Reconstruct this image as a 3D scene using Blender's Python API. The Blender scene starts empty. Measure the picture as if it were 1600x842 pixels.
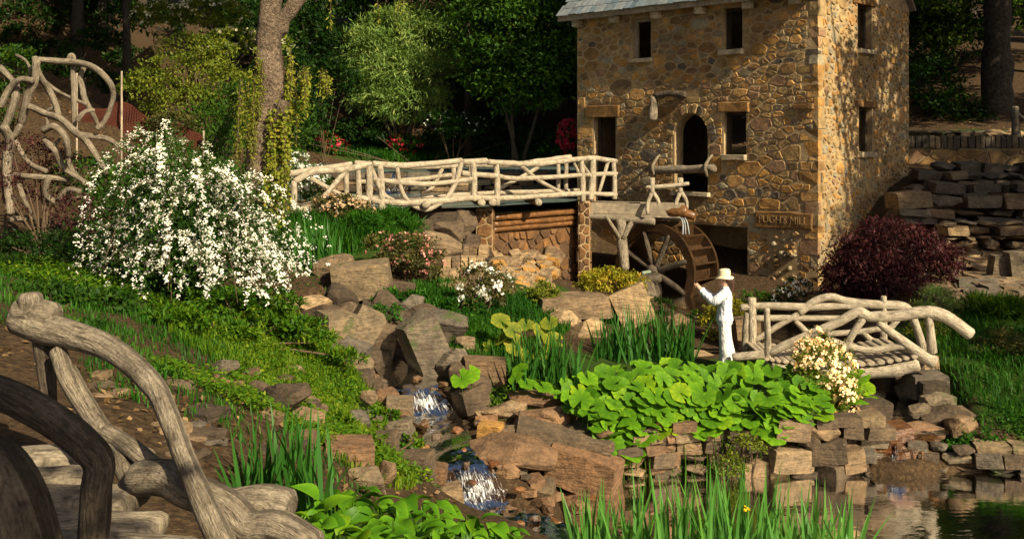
import bpy, bmesh, math, random
import numpy as np
from mathutils import Vector, Matrix, Quaternion

scene = bpy.context.scene
COL = scene.collection
R = math.radians

# ------------------------------------------------------------------ camera, sky, sun, exposure
F_PX, HY, CZ = 1600.0, 225.0, 4.6          # focal length and horizon row in photo pixels, camera height (m)
cam_d = bpy.data.cameras.new("camera"); cam = bpy.data.objects.new("camera", cam_d); COL.objects.link(cam)
cam.location = (0, 0, CZ); cam.rotation_euler = (R(90), 0, 0)
cam_d.sensor_width = 36; cam_d.lens = 36 * F_PX / 1600; cam_d.shift_y = -(421 - HY) / 1600
cam_d.clip_start = 0.1; cam_d.clip_end = 1500
scene.camera = cam

SUN_EL = R(36)
SUN_H = Vector((0.630, -0.777)).normalized()
SUN = Vector((SUN_H.x * math.cos(SUN_EL), SUN_H.y * math.cos(SUN_EL), math.sin(SUN_EL)))
world = bpy.data.worlds.new("World"); scene.world = world; world.use_nodes = True
wn = world.node_tree.nodes; wl = world.node_tree.links
sky = wn.new("ShaderNodeTexSky"); sky.sky_type = 'NISHITA'; sky.sun_disc = False
sky.sun_elevation = SUN_EL; sky.sun_rotation = math.atan2(SUN.x, SUN.y); sky.dust_density = 4.0; sky.air_density = 0.7; sky.ozone_density = 0.3
bg = wn["Background"]; bg.inputs["Strength"].default_value = 0.05
wl.new(sky.outputs[0], bg.inputs[0])
sl = bpy.data.lights.new("sun", 'SUN'); sl.energy = 5.0; sl.angle = R(0.5); sl.color = (1.0, 0.85, 0.60)
so = bpy.data.objects.new("sun", sl); COL.objects.link(so); so.location = (20, -25, 30)
so.rotation_euler = SUN.to_track_quat('Z', 'Y').to_euler()
vs = scene.view_settings; vs.view_transform = 'Standard'; vs.look = 'None'; vs.gamma = 1; vs.exposure = 0.88
vs.use_curve_mapping = False
scene.render.engine = 'CYCLES'
scene.cycles.use_denoising = True
scene.cycles.max_bounces = 6; scene.cycles.diffuse_bounces = 3; scene.cycles.transparent_max_bounces = 8

# ------------------------------------------------------------------ helpers
rng = np.random.default_rng(7)
rnd = random.Random(7)

def P(px, py, Y):
    return Vector(((px - 800) / F_PX * Y, Y, CZ - (py - HY) / F_PX * Y))

def link(o, parent=None):
    COL.objects.link(o)
    if parent is not None:
        o.parent = parent
    return o

def tag(o, label=None, cat=None, group=None, kind=None):
    if label: o["label"] = label
    if cat: o["category"] = cat
    if group: o["group"] = group
    if kind: o["kind"] = kind
    return o

def thing(name, label, cat, loc=(0, 0, 0), rotz=0, group=None):
    o = bpy.data.objects.new(name, None); COL.objects.link(o)
    o.location = loc; o.rotation_euler = (0, 0, rotz); o.empty_display_size = 0.2
    return tag(o, label, cat, group)

def inv_of(parent):
    return Matrix.Translation(parent.location).inverted() if parent.type == 'EMPTY' else Matrix.Identity(4)

def mesh_np(name, V, Q, rndv=None, uv=None, smooth=False):
    """V (n,3) array, Q (m,3|4) int array -> mesh, fast path"""
    V = np.asarray(V, np.float32); Q = np.asarray(Q, np.int32)
    me = bpy.data.meshes.new(name)
    n, (m, k) = len(V), Q.shape
    me.vertices.add(n); me.vertices.foreach_set("co", V.ravel())
    me.loops.add(m * k); me.loops.foreach_set("vertex_index", Q.ravel())
    me.polygons.add(m); me.polygons.foreach_set("loop_start", np.arange(0, m * k, k, dtype=np.int32))
    me.polygons.foreach_set("loop_total", np.full(m, k, np.int32))
    if smooth: me.polygons.foreach_set("use_smooth", np.ones(m, bool))
    me.update(calc_edges=True)
    if rndv is not None: attr(me, "rnd", rndv)
    if uv is not None:
        l = me.uv_layers.new(name="UVMap"); l.data.foreach_set("uv", np.asarray(uv, np.float32)[Q.ravel()].ravel())
    return me

def attr(me, name, vals):
    a = me.attributes.new(name, 'FLOAT', 'POINT'); a.data.foreach_set("value", np.asarray(vals, np.float32))

def mesh_py(name, V, Fc, rndv=None, smooth=False):
    me = bpy.data.meshes.new(name); me.from_pydata([tuple(v) for v in V], [], Fc)
    if smooth: me.polygons.foreach_set("use_smooth", np.ones(len(me.polygons), bool))
    me.update()
    if rndv is not None: attr(me, "rnd", np.full(len(me.vertices), rndv) if np.isscalar(rndv) else rndv)
    return me

def obj(name, me, mat, parent=None, local=False):
    """mesh object; world-space vertices unless local"""
    o = bpy.data.objects.new(name, me)
    if mat is not None and not me.materials: me.materials.append(mat)
    link(o, parent)
    if parent is not None and not local: o.matrix_parent_inverse = inv_of(parent)
    return o

def inst(name, me, loc, rot=(0, 0, 0), scale=(1, 1, 1), parent=None):
    o = bpy.data.objects.new(name, me)
    link(o, parent)
    if parent is not None: o.matrix_parent_inverse = inv_of(parent)
    o.location = loc; o.rotation_euler = rot; o.scale = scale
    return o

def copy_tree(o, parent=None):
    c = o.copy(); COL.objects.link(c)
    if parent is not None: c.parent = parent
    for ch in list(o.children): copy_tree(ch, c)
    return c

class Soup:
    """collects polygons"""
    def __init__(s): s.V = []; s.F = []; s.A = []
    def add(s, V, Fc, a=0.5):
        b = len(s.V); s.V += [tuple(v) for v in V]; s.F += [[i + b for i in f] for f in Fc]; s.A += [a] * len(V)
    def box(s, o, ex, ey, ez, a=0.5):
        o, ex, ey, ez = map(Vector, (o, ex, ey, ez))
        V = [o, o + ex, o + ex + ey, o + ey, o + ez, o + ex + ez, o + ex + ey + ez, o + ey + ez]
        s.add(V, [[0, 3, 2, 1], [4, 5, 6, 7], [0, 1, 5, 4], [1, 2, 6, 5], [2, 3, 7, 6], [3, 0, 4, 7]], a)
    def quad(s, a, b, c, d): s.add([a, b, c, d], [[0, 1, 2, 3]])
    def build(s, name, mat, parent=None, local=False, smooth=False):
        return obj(name, mesh_py(name, s.V, s.F, s.A, smooth), mat, parent, local)

def catmull(pts, n):
    pts = [Vector(p) for p in pts]
    if len(pts) == 2:
        return [pts[0].lerp(pts[1], i / (n - 1)) for i in range(n)]
    ext = [pts[0] * 2 - pts[1]] + pts + [pts[-1] * 2 - pts[-2]]
    out = []
    for i in range(n):
        t = i / (n - 1) * (len(pts) - 1); k = min(int(t), len(pts) - 2); u = t - k
        a, b, c, d = ext[k:k + 4]
        out.append(0.5 * ((2 * b) + (c - a) * u + (2 * a - 5 * b + 4 * c - d) * u * u + (3 * b - a - 3 * c + d) * u ** 3))
    return out

def tube_arrays(pts, r0, r1=None, seg=9, step=0.12, lump=0.09, rm=None, round_end=True):
    """bent log: tapered, lumpy, with closed ends. returns V, faces(list), uv"""
    pts = [Vector(p) for p in pts]
    L = sum((pts[i + 1] - pts[i]).length for i in range(len(pts) - 1))
    n = max(4, min(60, int(L / step) + 2))
    C = catmull(pts, n)
    r1 = r0 if r1 is None else r1
    ph = [rnd.uniform(0, 6.28) for _ in range(6)]
    knots = [(rnd.random(), rnd.uniform(0, 6.28), rnd.uniform(0.08, 0.25)) for _ in range(max(1, int(L / 0.6)))]
    tan = [(C[min(i + 1, n - 1)] - C[max(i - 1, 0)]).normalized() for i in range(n)]
    up = Vector((0, 0, 1)) if abs(tan[0].z) < 0.9 else Vector((1, 0, 0))
    nx = (up - tan[0] * up.dot(tan[0])).normalized()
    V, U, Fc = [], [], []
    rings = []
    rows = [(i, 1.0, 0) for i in range(n)]
    if round_end:
        rows = [(0, 0.72, -0.28)] + rows + [(n - 1, 0.72, 0.28)]
    run = 0.0
    for ri, (i, sc, off) in enumerate(rows):
        t = i / (n - 1)
        nx = (nx - tan[i] * nx.dot(tan[i])).normalized(); ny = tan[i].cross(nx)
        r = r0 + (r1 - r0) * t if rm is None else r0 * (1 - t) ** 2 + 2 * rm * t * (1 - t) + r1 * t * t
        c = C[i] + tan[i] * off * r
        ring = []
        for j in range(seg):
            a = 2 * math.pi * j / seg
            k = 1 + lump * (0.6 * math.sin(t * L * 3.1 + ph[0] + 2 * a) + 0.5 * math.sin(t * L * 7.3 + ph[1] + a) + 0.35 * math.sin(3 * a + ph[2] + t * L * 4))
            for kt, ka, kh in knots:
                dd = ((t - kt) * L / (2.2 * r + 1e-6)) ** 2
                if dd < 4: k += kh * math.exp(-dd * 2) * max(0, math.cos(a - ka)) ** 2
            V.append(c + (nx * math.cos(a) + ny * math.sin(a)) * r * k * sc); U.append((j / seg, t * L))
            ring.append(len(V) - 1)
        rings.append(ring)
    for a, b in zip(rings, rings[1:]):
        for j in range(seg): Fc.append([a[j], a[(j + 1) % seg], b[(j + 1) % seg], b[j]])
    Fc.append(rings[0][::-1]); Fc.append(rings[-1])
    return V, Fc, U

def log(name, pts, r0, r1=None, mat=None, parent=None, **kw):
    V, Fc, U = tube_arrays(pts, r0, r1, **kw)
    me = mesh_py(name, V, Fc, rnd.random(), smooth=True)
    uv = me.uv_layers.new(name="UVMap")
    li = np.empty(len(me.loops), np.int32); me.loops.foreach_get("vertex_index", li)
    uv.data.foreach_set("uv", np.array([(u, v) for u, v in U], np.float32)[li].ravel())
    return obj(name, me, mat, parent)

# ------------------------------------------------------------------ materials (procedural)
def ramp_set(node, stops, interp='LINEAR'):
    cr = node.color_ramp; cr.interpolation = interp
    while len(cr.elements) > len(stops): cr.elements.remove(cr.elements[-1])
    while len(cr.elements) < len(stops): cr.elements.new(0.5)
    for e, (p, c) in zip(cr.elements, stops): e.position = p; e.color = (*c, 1)

class NT:
    def __init__(s, name):
        s.m = bpy.data.materials.new(name); s.m.use_nodes = True; s.t = s.m.node_tree; s.n = s.t.nodes
        s.b = s.n["Principled BSDF"]; s.out = s.n["Material Output"]
    def new(s, typ, **kw):
        x = s.n.new(typ)
        for k, v in kw.items(): setattr(x, k, v)
        return x
    def ln(s, a, b): s.t.links.new(a, b)
    def noise(s, vec, scale, detail=3, rough=0.55):
        x = s.new("ShaderNodeTexNoise"); x.inputs["Scale"].default_value = scale; x.inputs["Detail"].default_value = detail
        x.inputs["Roughness"].default_value = rough
        if vec is not None: s.ln(vec, x.inputs["Vector"])
        return x.outputs["Fac"]
    def pos(s): return s.new("ShaderNodeNewGeometry").outputs["Position"]
    def ramp(s, fac, stops, interp='LINEAR'):
        x = s.new("ShaderNodeValToRGB"); ramp_set(x, stops, interp); s.ln(fac, x.inputs[0]); return x.outputs[0]
    def mix(s, fac, a, b, mode='MIX'):
        x = s.new("ShaderNodeMix", data_type='RGBA', blend_type=mode)
        for sock, v in ((x.inputs[0], fac), (x.inputs[6], a), (x.inputs[7], b)):
            if isinstance(v, (int, float)): sock.default_value = v
            elif isinstance(v, tuple): sock.default_value = (*v, 1)
            else: s.ln(v, sock)
        return x.outputs[2]
    def math(s, op, a, b):
        x = s.new("ShaderNodeMath", operation=op)
        for i, v in enumerate((a, b)):
            if isinstance(v, (int, float)): x.inputs[i].default_value = v
            else: s.ln(v, x.inputs[i])
        return x.outputs[0]
    def attr(s, nm): return s.new("ShaderNodeAttribute", attribute_name=nm).outputs["Fac"]
    def orand(s): return s.new("ShaderNodeObjectInfo").outputs["Random"]
    def bump(s, h, strength, dist):
        x = s.new("ShaderNodeBump"); x.inputs["Strength"].default_value = strength; x.inputs["Distance"].default_value = dist
        s.ln(h, x.inputs["Height"]); s.ln(x.outputs[0], s.b.inputs["Normal"]); return x
    def set(s, col, rough, spec=0.3):
        s.col = col
        if isinstance(col, tuple): s.b.inputs["Base Color"].default_value = (*col, 1)
        else: s.ln(col, s.b.inputs["Base Color"])
        if isinstance(rough, (int, float)): s.b.inputs["Roughness"].default_value = rough
        else: s.ln(rough, s.b.inputs["Roughness"])
        s.b.inputs["Specular IOR Level"].default_value = spec
        return s

def stone_mat(name, stops, by='attr', wet=False, moss=0.0, bumpd=0.02, scale=1.0, spec=0.3):
    t = NT(name); p = t.pos()
    f = t.attr("rnd") if by == 'attr' else t.orand()
    base = t.ramp(f, stops, 'CONSTANT' if by == 'attr' else 'LINEAR')
    n1 = t.noise(p, 3.5 * scale, 5, .62); n2 = t.noise(p, 17 * scale, 4, .6)
    shade = t.ramp(n1, [(0.25, (0.45, 0.42, 0.40)), (0.5, (0.9, 0.88, 0.84)), (0.75, (1.35, 1.25, 1.1))])
    c = t.mix(1.0, base, shade, 'MULTIPLY')
    sp = t.ramp(n2, [(0.3, (0.55, 0.53, 0.50)), (0.6, (1.12, 1.10, 1.05))])
    c = t.mix(0.8, c, sp, 'MULTIPLY')
    n3 = None
    if by == 'attr':
        c = t.mix(.8, c, t.ramp(t.noise(p, .55, 4, .6), [(0.35, (0.62, 0.58, 0.54)), (0.6, (1.08, 1.06, 1.03))]), 'MULTIPLY')
    if by == 'obj':
        mp = t.new("ShaderNodeMapping"); mp.inputs["Scale"].default_value = (1.2, 1.2, 7); mp.inputs["Rotation"].default_value = (.15, -.2, 0); t.ln(p, mp.inputs[0])
        n3 = t.noise(mp.outputs[0], 2.6, 4, .7)
        c = t.mix(.5, c, t.ramp(n3, [(0.36, (0.50, 0.45, 0.40)), (0.48, (1.0, 1.0, 1.0)), (0.7, (1.15, 1.1, 1.0))]), 'MULTIPLY')
    if moss > 0:
        mn = t.noise(p, 1.7, 5, .7)
        mk = t.ramp(mn, [(0.62 - 0.25 * moss, (0, 0, 0)), (0.72 - 0.2 * moss, (1, 1, 1))])
        c = t.mix(mk, c, (0.05, 0.075, 0.018))
    t.set(c, 0.35 if wet else 0.88, 0.5 if wet else spec)
    hgt = t.math('ADD', n1, t.math('MULTIPLY', n2, 0.45))
    if n3 is not None: hgt = t.math('ADD', hgt, t.math('MULTIPLY', n3, 1.1))
    t.bump(hgt, 1.0, bumpd * (1.9 if n3 is not None else 1))
    return t.m

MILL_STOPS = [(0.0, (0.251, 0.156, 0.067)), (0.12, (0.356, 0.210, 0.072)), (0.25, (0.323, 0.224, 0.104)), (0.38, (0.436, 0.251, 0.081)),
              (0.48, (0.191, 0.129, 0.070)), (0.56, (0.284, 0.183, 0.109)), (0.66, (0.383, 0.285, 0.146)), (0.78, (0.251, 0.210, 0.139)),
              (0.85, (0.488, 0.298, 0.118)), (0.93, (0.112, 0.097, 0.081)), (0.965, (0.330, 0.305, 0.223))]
M = {}
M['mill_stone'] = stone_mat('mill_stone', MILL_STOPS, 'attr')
M['sill'] = stone_mat('sill_stone', [(0, (0.42, 0.36, 0.25)), (1, (0.5, 0.44, 0.32))], 'obj', bumpd=.008)
M['lintel'] = stone_mat('lintel_stone', [(0, (0.22, 0.125, 0.045)), (.5, (0.26, 0.15, 0.055))], 'attr')
M['sandstone'] = stone_mat('sandstone', [(0, (0.15, 0.10, 0.06)), (0.3, (0.19, 0.135, 0.08)), (0.6, (0.235, 0.17, 0.105)), (0.8, (0.12, 0.09, 0.06)), (1, (0.28, 0.21, 0.13))], 'obj')
M['redstone'] = stone_mat('red_sandstone', [(0, (0.19, 0.11, 0.06)), (0.5, (0.14, 0.088, 0.052)), (1, (0.21, 0.13, 0.075))], 'obj')
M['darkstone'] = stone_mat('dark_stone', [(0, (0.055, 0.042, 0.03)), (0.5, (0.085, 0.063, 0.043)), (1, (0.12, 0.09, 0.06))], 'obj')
M['greystone'] = stone_mat('grey_stone', [(0, (0.13, 0.113, 0.09)), (0.4, (0.095, 0.083, 0.07)), (0.7, (0.155, 0.13, 0.095)), (1, (0.20, 0.15, 0.09))], 'obj', moss=.12)
M['tanstone'] = stone_mat('tan_stone', [(0, (0.32, 0.235, 0.14)), (0.5, (0.37, 0.275, 0.165)), (1, (0.26, 0.19, 0.11))], 'obj')
M['orangestone'] = stone_mat('orange_stone', [(0, (0.36, 0.19, 0.05)), (1, (0.42, 0.24, 0.07))], 'obj')
M['wetstone'] = stone_mat('wet_stone', [(0, (0.15, 0.065, 0.025)), (0.4, (0.075, 0.05, 0.03)), (0.7, (0.21, 0.10, 0.035)), (1, (0.06, 0.045, 0.03))], 'obj', wet=True)
M['dam_stone'] = stone_mat('stained_dam_stone', [(0, (0.15, 0.075, 0.025)), (0.25, (0.22, 0.115, 0.04)), (0.5, (0.10, 0.055, 0.025)), (0.75, (0.18, 0.10, 0.045))], 'attr', spec=.4)

def mortar():
    t = NT('mortar'); p = t.pos()
    n = t.noise(p, 5, 5, .65); n2 = t.noise(p, 40, 3)
    st = t.ramp(t.noise(p, .55, 4, .6), [(0.35, (0.62, 0.58, 0.54)), (0.6, (1.08, 1.06, 1.03))])
    c = t.ramp(n, [(0.3, (0.23, 0.165, 0.085)), (0.55, (0.37, 0.275, 0.15)), (0.75, (0.46, 0.35, 0.20))])
    c = t.mix(.8, c, st, 'MULTIPLY')
    t.set(c, 0.92, .2); t.bump(t.math('ADD', n, t.math('MULTIPLY', n2, .6)), .9, .02); return t.m
M['mortar'] = mortar()
M['damp_mortar'] = stone_mat('damp_mortar', [(0, (0.10, 0.055, 0.022)), (1, (0.12, 0.07, 0.03))], 'obj', wet=True)

def log_mat(name, dark, mid, light, bark=1.0):
    t = NT(name)
    uv = t.new("ShaderNodeUVMap").outputs[0]
    mp = t.new("ShaderNodeMapping"); mp.inputs["Scale"].default_value = (13, 4.2, 1); t.ln(uv, mp.inputs[0])
    ob = t.new("ShaderNodeObjectInfo"); add = t.new("ShaderNodeVectorMath", operation='ADD'); t.ln(mp.outputs[0], add.inputs[0]); t.ln(ob.outputs["Random"], add.inputs[1])
    nb = t.noise(add.outputs[0], 2.0, 5, .65)
    p = t.pos(); n2 = t.noise(p, 6, 5, .65); n3 = t.noise(p, 45, 3)
    c = t.ramp(nb, [(0.3, dark), (0.47, mid), (0.68, light)])
    c = t.mix(0.75, c, t.ramp(n2, [(0.30, (0.36, 0.33, 0.29)), (0.52, (0.95, 0.95, 0.94)), (0.8, (1.2, 1.18, 1.1))]), 'MULTIPLY')
    vo = t.new("ShaderNodeTexVoronoi", feature='DISTANCE_TO_EDGE'); vo.inputs['Scale'].default_value = 1.3; t.ln(add.outputs[0], vo.inputs['Vector'])
    ck = t.ramp(vo.outputs['Distance'], [(0.0, (0.35, 0.32, 0.28)), (0.06, (1, 1, 1))])
    c = t.mix(.6, c, ck, 'MULTIPLY'); c = t.mix(.55, c, t.ramp(n3, [(.35, (.62, .6, .56)), (.6, (1.1, 1.1, 1.08))]), 'MULTIPLY')
    t.set(c, 0.85, .25)
    t.bump(t.math('ADD', t.math('MULTIPLY', nb, 1.3 * bark), t.math('ADD', t.math('MULTIPLY', n2, .3), t.math('MULTIPLY', n3, .25))), .95, .03 * bark)
    return t.m
M['log'] = log_mat('pale_faux_log', (0.17, 0.135, 0.09), (0.42, 0.36, 0.265), (0.54, 0.475, 0.365), .9)
M['log_grey'] = log_mat('weathered_log', (0.10, 0.082, 0.06), (0.24, 0.20, 0.145), (0.36, 0.305, 0.225), 1.0)
M['log_brown'] = log_mat('brown_bark_log', (0.035, 0.027, 0.019), (0.10, 0.078, 0.055), (0.17, 0.135, 0.095), 1.3)
M['bark'] = log_mat('tree_bark', (0.05, 0.036, 0.025), (0.17, 0.125, 0.085), (0.29, 0.22, 0.155), 1.8)
M['bark_dark'] = log_mat('dark_tree_bark', (0.02, 0.016, 0.012), (0.05, 0.04, 0.03), (0.085, 0.068, 0.05), 1.6)
M['twig'] = NT('twig').set((0.09, 0.06, 0.035), .9).m

def wood(name, a, b, wet=False):
    t = NT(name); p = t.pos(); n = t.noise(p, 9, 5, .7); n2 = t.noise(p, 2.2, 3)
    c = t.ramp(n, [(0.3, a), (0.7, b)]); c = t.mix(.6, c, t.ramp(n2, [(0.3, (.5, .5, .5)), (0.7, (1.3, 1.2, 1.1))]), 'MULTIPLY')
    t.set(c, .38 if wet else .85, .5 if wet else .25); t.bump(n, .8, .015); return t.m
M['wet_wood'] = wood('wet_wheel_wood', (0.014, 0.008, 0.004), (0.066, 0.034, 0.013), True)
M['timber'] = wood('stained_timber', (0.055, 0.026, 0.01), (0.22, 0.10, 0.03), True)
M['grey_wood'] = wood('grey_board', (0.20, 0.165, 0.12), (0.42, 0.36, 0.26))
M['old_wood'] = wood('dark_old_wood', (0.025, 0.018, 0.012), (0.06, 0.045, 0.03))
M['iron'] = NT('verdigris_iron').set((0.16, 0.20, 0.15), .5).m

def leaf_mat(name, a, b, c3=None, trans=0.3, rough=.55, spec=.14, ovar=.35):
    t = NT(name)
    r = t.attr("rnd"); o = t.orand()
    stops = [(0.0, a), (0.6, b), (1.0, c3 or b)]
    col = t.ramp(r, stops)
    col = t.mix(ovar, col, t.ramp(o, [(0, (.45, .56, .45)), (.45, (1, 1, 1)), (.88, (1.35, 1.25, 1.1)), (1, (2.3, 1.5, 1.0))]), 'MULTIPLY')
    t.set(col, rough, spec)
    tr = t.new("ShaderNodeBsdfTranslucent"); bright = t.mix(1.0, col, (1.5, 1.45, 0.8), 'MULTIPLY'); t.ln(bright, tr.inputs[0])
    mx = t.new("ShaderNodeMixShader"); mx.inputs[0].default_value = trans
    t.ln(t.b.outputs[0], mx.inputs[1]); t.ln(tr.outputs[0], mx.inputs[2]); t.ln(mx.outputs[0], t.out.inputs[0])
    return t.m
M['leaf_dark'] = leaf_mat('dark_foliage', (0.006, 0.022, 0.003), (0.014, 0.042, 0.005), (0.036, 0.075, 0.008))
M['leaf_mid'] = leaf_mat('mid_foliage', (0.014, 0.045, 0.005), (0.038, 0.092, 0.008), (0.10, 0.15, 0.012))
M['leaf_willow'] = leaf_mat('pale_willow_foliage', (0.07, 0.14, 0.03), (0.15, 0.235, 0.055), (0.28, 0.34, 0.085))
M['leaf_yellow'] = leaf_mat('yellow_green_foliage', (0.07, 0.11, 0.012), (0.17, 0.20, 0.02), (0.30, 0.26, 0.03))
M['leaf_gold'] = leaf_mat('gold_foliage', (0.11, 0.13, 0.012), (0.30, 0.27, 0.02), (0.46, 0.26, 0.035))
M['leaf_shrub'] = leaf_mat('shrub_foliage', (0.012, 0.042, 0.005), (0.034, 0.09, 0.008), (0.09, 0.16, 0.015))
M['leaf_maple'] = leaf_mat('maple_foliage', (0.016, 0.004, 0.006), (0.052, 0.014, 0.016), (0.12, 0.04, 0.035), trans=.2)
M['leaf_olive'] = leaf_mat('olive_foliage', (0.035, 0.045, 0.014), (0.085, 0.085, 0.022), (0.16, 0.12, 0.035))
M['butterbur'] = leaf_mat('butterbur_leaf', (0.045, 0.13, 0.006), (0.085, 0.205, 0.008), (0.15, 0.27, 0.012), trans=.25, rough=.5, ovar=.85)
M['hosta'] = leaf_mat('hosta_leaf', (0.03, 0.11, 0.006), (0.07, 0.185, 0.008), (0.13, 0.25, 0.012), trans=.25, rough=.45, ovar=.8)
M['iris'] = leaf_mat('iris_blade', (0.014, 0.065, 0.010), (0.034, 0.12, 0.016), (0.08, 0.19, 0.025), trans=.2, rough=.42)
M['iris_lit'] = leaf_mat('sunlit_iris_blade', (0.03, 0.11, 0.018), (0.065, 0.19, 0.028), (0.13, 0.27, 0.045), trans=.25, rough=.42)  # brighter copy of the iris blade, sunlight put into its colour
M['grass'] = leaf_mat('grass_blade', (0.022, 0.075, 0.004), (0.07, 0.15, 0.007), (0.19, 0.235, 0.012), trans=.3)
M['grass_deep'] = leaf_mat('deep_grass_blade', (0.010, 0.055, 0.004), (0.028, 0.105, 0.007), (0.07, 0.165, 0.012), trans=.3)
M['white_petal'] = leaf_mat('white_petal', (0.72, 0.72, 0.66), (0.82, 0.82, 0.78), (0.86, 0.86, 0.82), trans=.25, rough=.6, spec=.2)
M['cream_petal'] = leaf_mat('cream_petal', (0.62, 0.55, 0.36), (0.78, 0.72, 0.52), (0.85, 0.80, 0.65), trans=.25, rough=.6, spec=.2)
M['pink_petal'] = leaf_mat('pink_petal', (0.42, 0.13, 0.13), (0.58, 0.27, 0.24), (0.70, 0.42, 0.36), trans=.25, rough=.6, spec=.2)
M['red_petal'] = leaf_mat('crimson_petal', (0.33, 0.012, 0.03), (0.48, 0.03, 0.06), (0.62, 0.10, 0.12), trans=.25, rough=.6, spec=.2)
M['peach_petal'] = leaf_mat('peach_petal', (0.50, 0.28, 0.16), (0.66, 0.45, 0.28), (0.75, 0.60, 0.42), trans=.25, rough=.6, spec=.2)

def ground_mat():
    t = NT('garden_soil'); p = t.pos()
    n = t.noise(p, 1.3, 5, .65); n2 = t.noise(p, 14, 5, .7); n3 = t.noise(p, 55, 3)
    soil = t.ramp(n2, [(0.3, (0.020, 0.013, 0.007)), (0.5, (0.055, 0.034, 0.017)), (0.68, (0.11, 0.072, 0.036)), (0.8, (0.17, 0.12, 0.06))])
    moss = t.ramp(n2, [(0.3, (0.012, 0.032, 0.004)), (0.7, (0.045, 0.085, 0.008))])
    g = t.math('ADD', t.attr("grass"), t.math('MULTIPLY', t.math('SUBTRACT', n, .5), 1.2))
    k = t.ramp(g, [(0.4, (0, 0, 0)), (0.6, (1, 1, 1))])
    c = t.mix(k, soil, moss); t.set(c, .95, .15)
    t.bump(t.math('ADD', n2, t.math('MULTIPLY', n3, .5)), 1.0, .05); return t.m
M['ground'] = ground_mat()

def water_mat(name, tint, alpha, bscale, bstr, deep):
    """surface mirror by fresnel over a tinted, partly clear body"""
    t = NT(name); p = t.pos()
    mp = t.new("ShaderNodeMapping"); mp.inputs["Scale"].default_value = (1, 1.8, 1); t.ln(p, mp.inputs[0])
    n = t.noise(mp.outputs[0], bscale, 4, .6)
    bp = t.new("ShaderNodeBump"); bp.inputs["Strength"].default_value = bstr; bp.inputs["Distance"].default_value = .05; t.ln(n, bp.inputs["Height"])
    t.n.remove(t.b)
    gl = t.new("ShaderNodeBsdfGlossy"); gl.inputs["Roughness"].default_value = .06; t.ln(bp.outputs[0], gl.inputs["Normal"])
    tr = t.new("ShaderNodeBsdfTransparent"); tr.inputs[0].default_value = (*tint, 1)
    df = t.new("ShaderNodeBsdfDiffuse"); df.inputs[0].default_value = (*deep, 1)
    body = t.new("ShaderNodeMixShader"); body.inputs[0].default_value = alpha
    t.ln(tr.outputs[0], body.inputs[1]); t.ln(df.outputs[0], body.inputs[2])
    fr = t.new("ShaderNodeFresnel"); fr.inputs[0].default_value = 1.33; t.ln(bp.outputs[0], fr.inputs["Normal"])
    mx = t.new("ShaderNodeMixShader"); t.ln(fr.outputs[0], mx.inputs[0]); t.ln(body.outputs[0], mx.inputs[1]); t.ln(gl.outputs[0], mx.inputs[2])
    t.ln(mx.outputs[0], t.out.inputs[0]); return t.m
M['pond'] = water_mat('pond_water', (0.55, 0.50, 0.36), .6, 2.2, .12, (0.045, 0.046, 0.024))
M['lake'] = water_mat('lake_water', (0.4, 0.5, 0.45), .9, 4.0, .5, (0.20, 0.27, 0.25))

def stream_mat():
    t = NT('stream_water'); p = t.pos()
    uv = t.new("ShaderNodeUVMap").outputs[0]
    mp = t.new("ShaderNodeMapping"); mp.inputs["Scale"].default_value = (16, 3.0, 1); t.ln(uv, mp.inputs[0])
    n = t.noise(mp.outputs[0], 2.0, 6, .8); n0 = t.noise(p, 9, 4)
    bp = t.new("ShaderNodeBump"); bp.inputs["Strength"].default_value = .3; bp.inputs["Distance"].default_value = .03; t.ln(n0, bp.inputs["Height"])
    t.b.inputs["Base Color"].default_value = (.80, .83, .84, 1); t.b.inputs["Roughness"].default_value = .3; t.ln(bp.outputs[0], t.b.inputs["Normal"])
    gl = t.new("ShaderNodeBsdfGlossy"); gl.inputs["Roughness"].default_value = .08; t.ln(bp.outputs[0], gl.inputs["Normal"])
    tr = t.new("ShaderNodeBsdfTransparent"); tr.inputs[0].default_value = (.72, .62, .48, 1)
    fr = t.new("ShaderNodeFresnel"); fr.inputs[0].default_value = 1.33; t.ln(bp.outputs[0], fr.inputs["Normal"])
    wm = t.new("ShaderNodeMixShader"); t.ln(fr.outputs[0], wm.inputs[0]); t.ln(tr.outputs[0], wm.inputs[1]); t.ln(gl.outputs[0], wm.inputs[2])
    f = t.math('ADD', t.attr("foam"), t.math('MULTIPLY', t.math('SUBTRACT', n, .55), 2.6))
    k = t.ramp(f, [(0.40, (0, 0, 0)), (0.85, (1, 1, 1))])
    mx = t.new("ShaderNodeMixShader"); t.ln(k, mx.inputs[0]); t.ln(wm.outputs[0], mx.inputs[1]); t.ln(t.b.outputs[0], mx.inputs[2])
    t.ln(mx.outputs[0], t.out.inputs[0]); return t.m
M['stream'] = stream_mat()

def shingle_mat():
    t = NT('slate_shingle'); p = t.pos(); n = t.noise(p, 7, 5, .65)
    c = t.ramp(t.orand(), [(0, (0.09, 0.125, 0.15)), (0.35, (0.15, 0.19, 0.215)), (0.6, (0.12, 0.145, 0.16)), (1, (0.21, 0.235, 0.245))])
    c = t.mix(.8, c, t.ramp(n, [(0.3, (.55, .55, .55)), (0.7, (1.25, 1.25, 1.2))]), 'MULTIPLY')
    t.set(c, .6, .4); t.bump(n, .8, .012); return t.m
M['shingle'] = shingle_mat()

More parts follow.
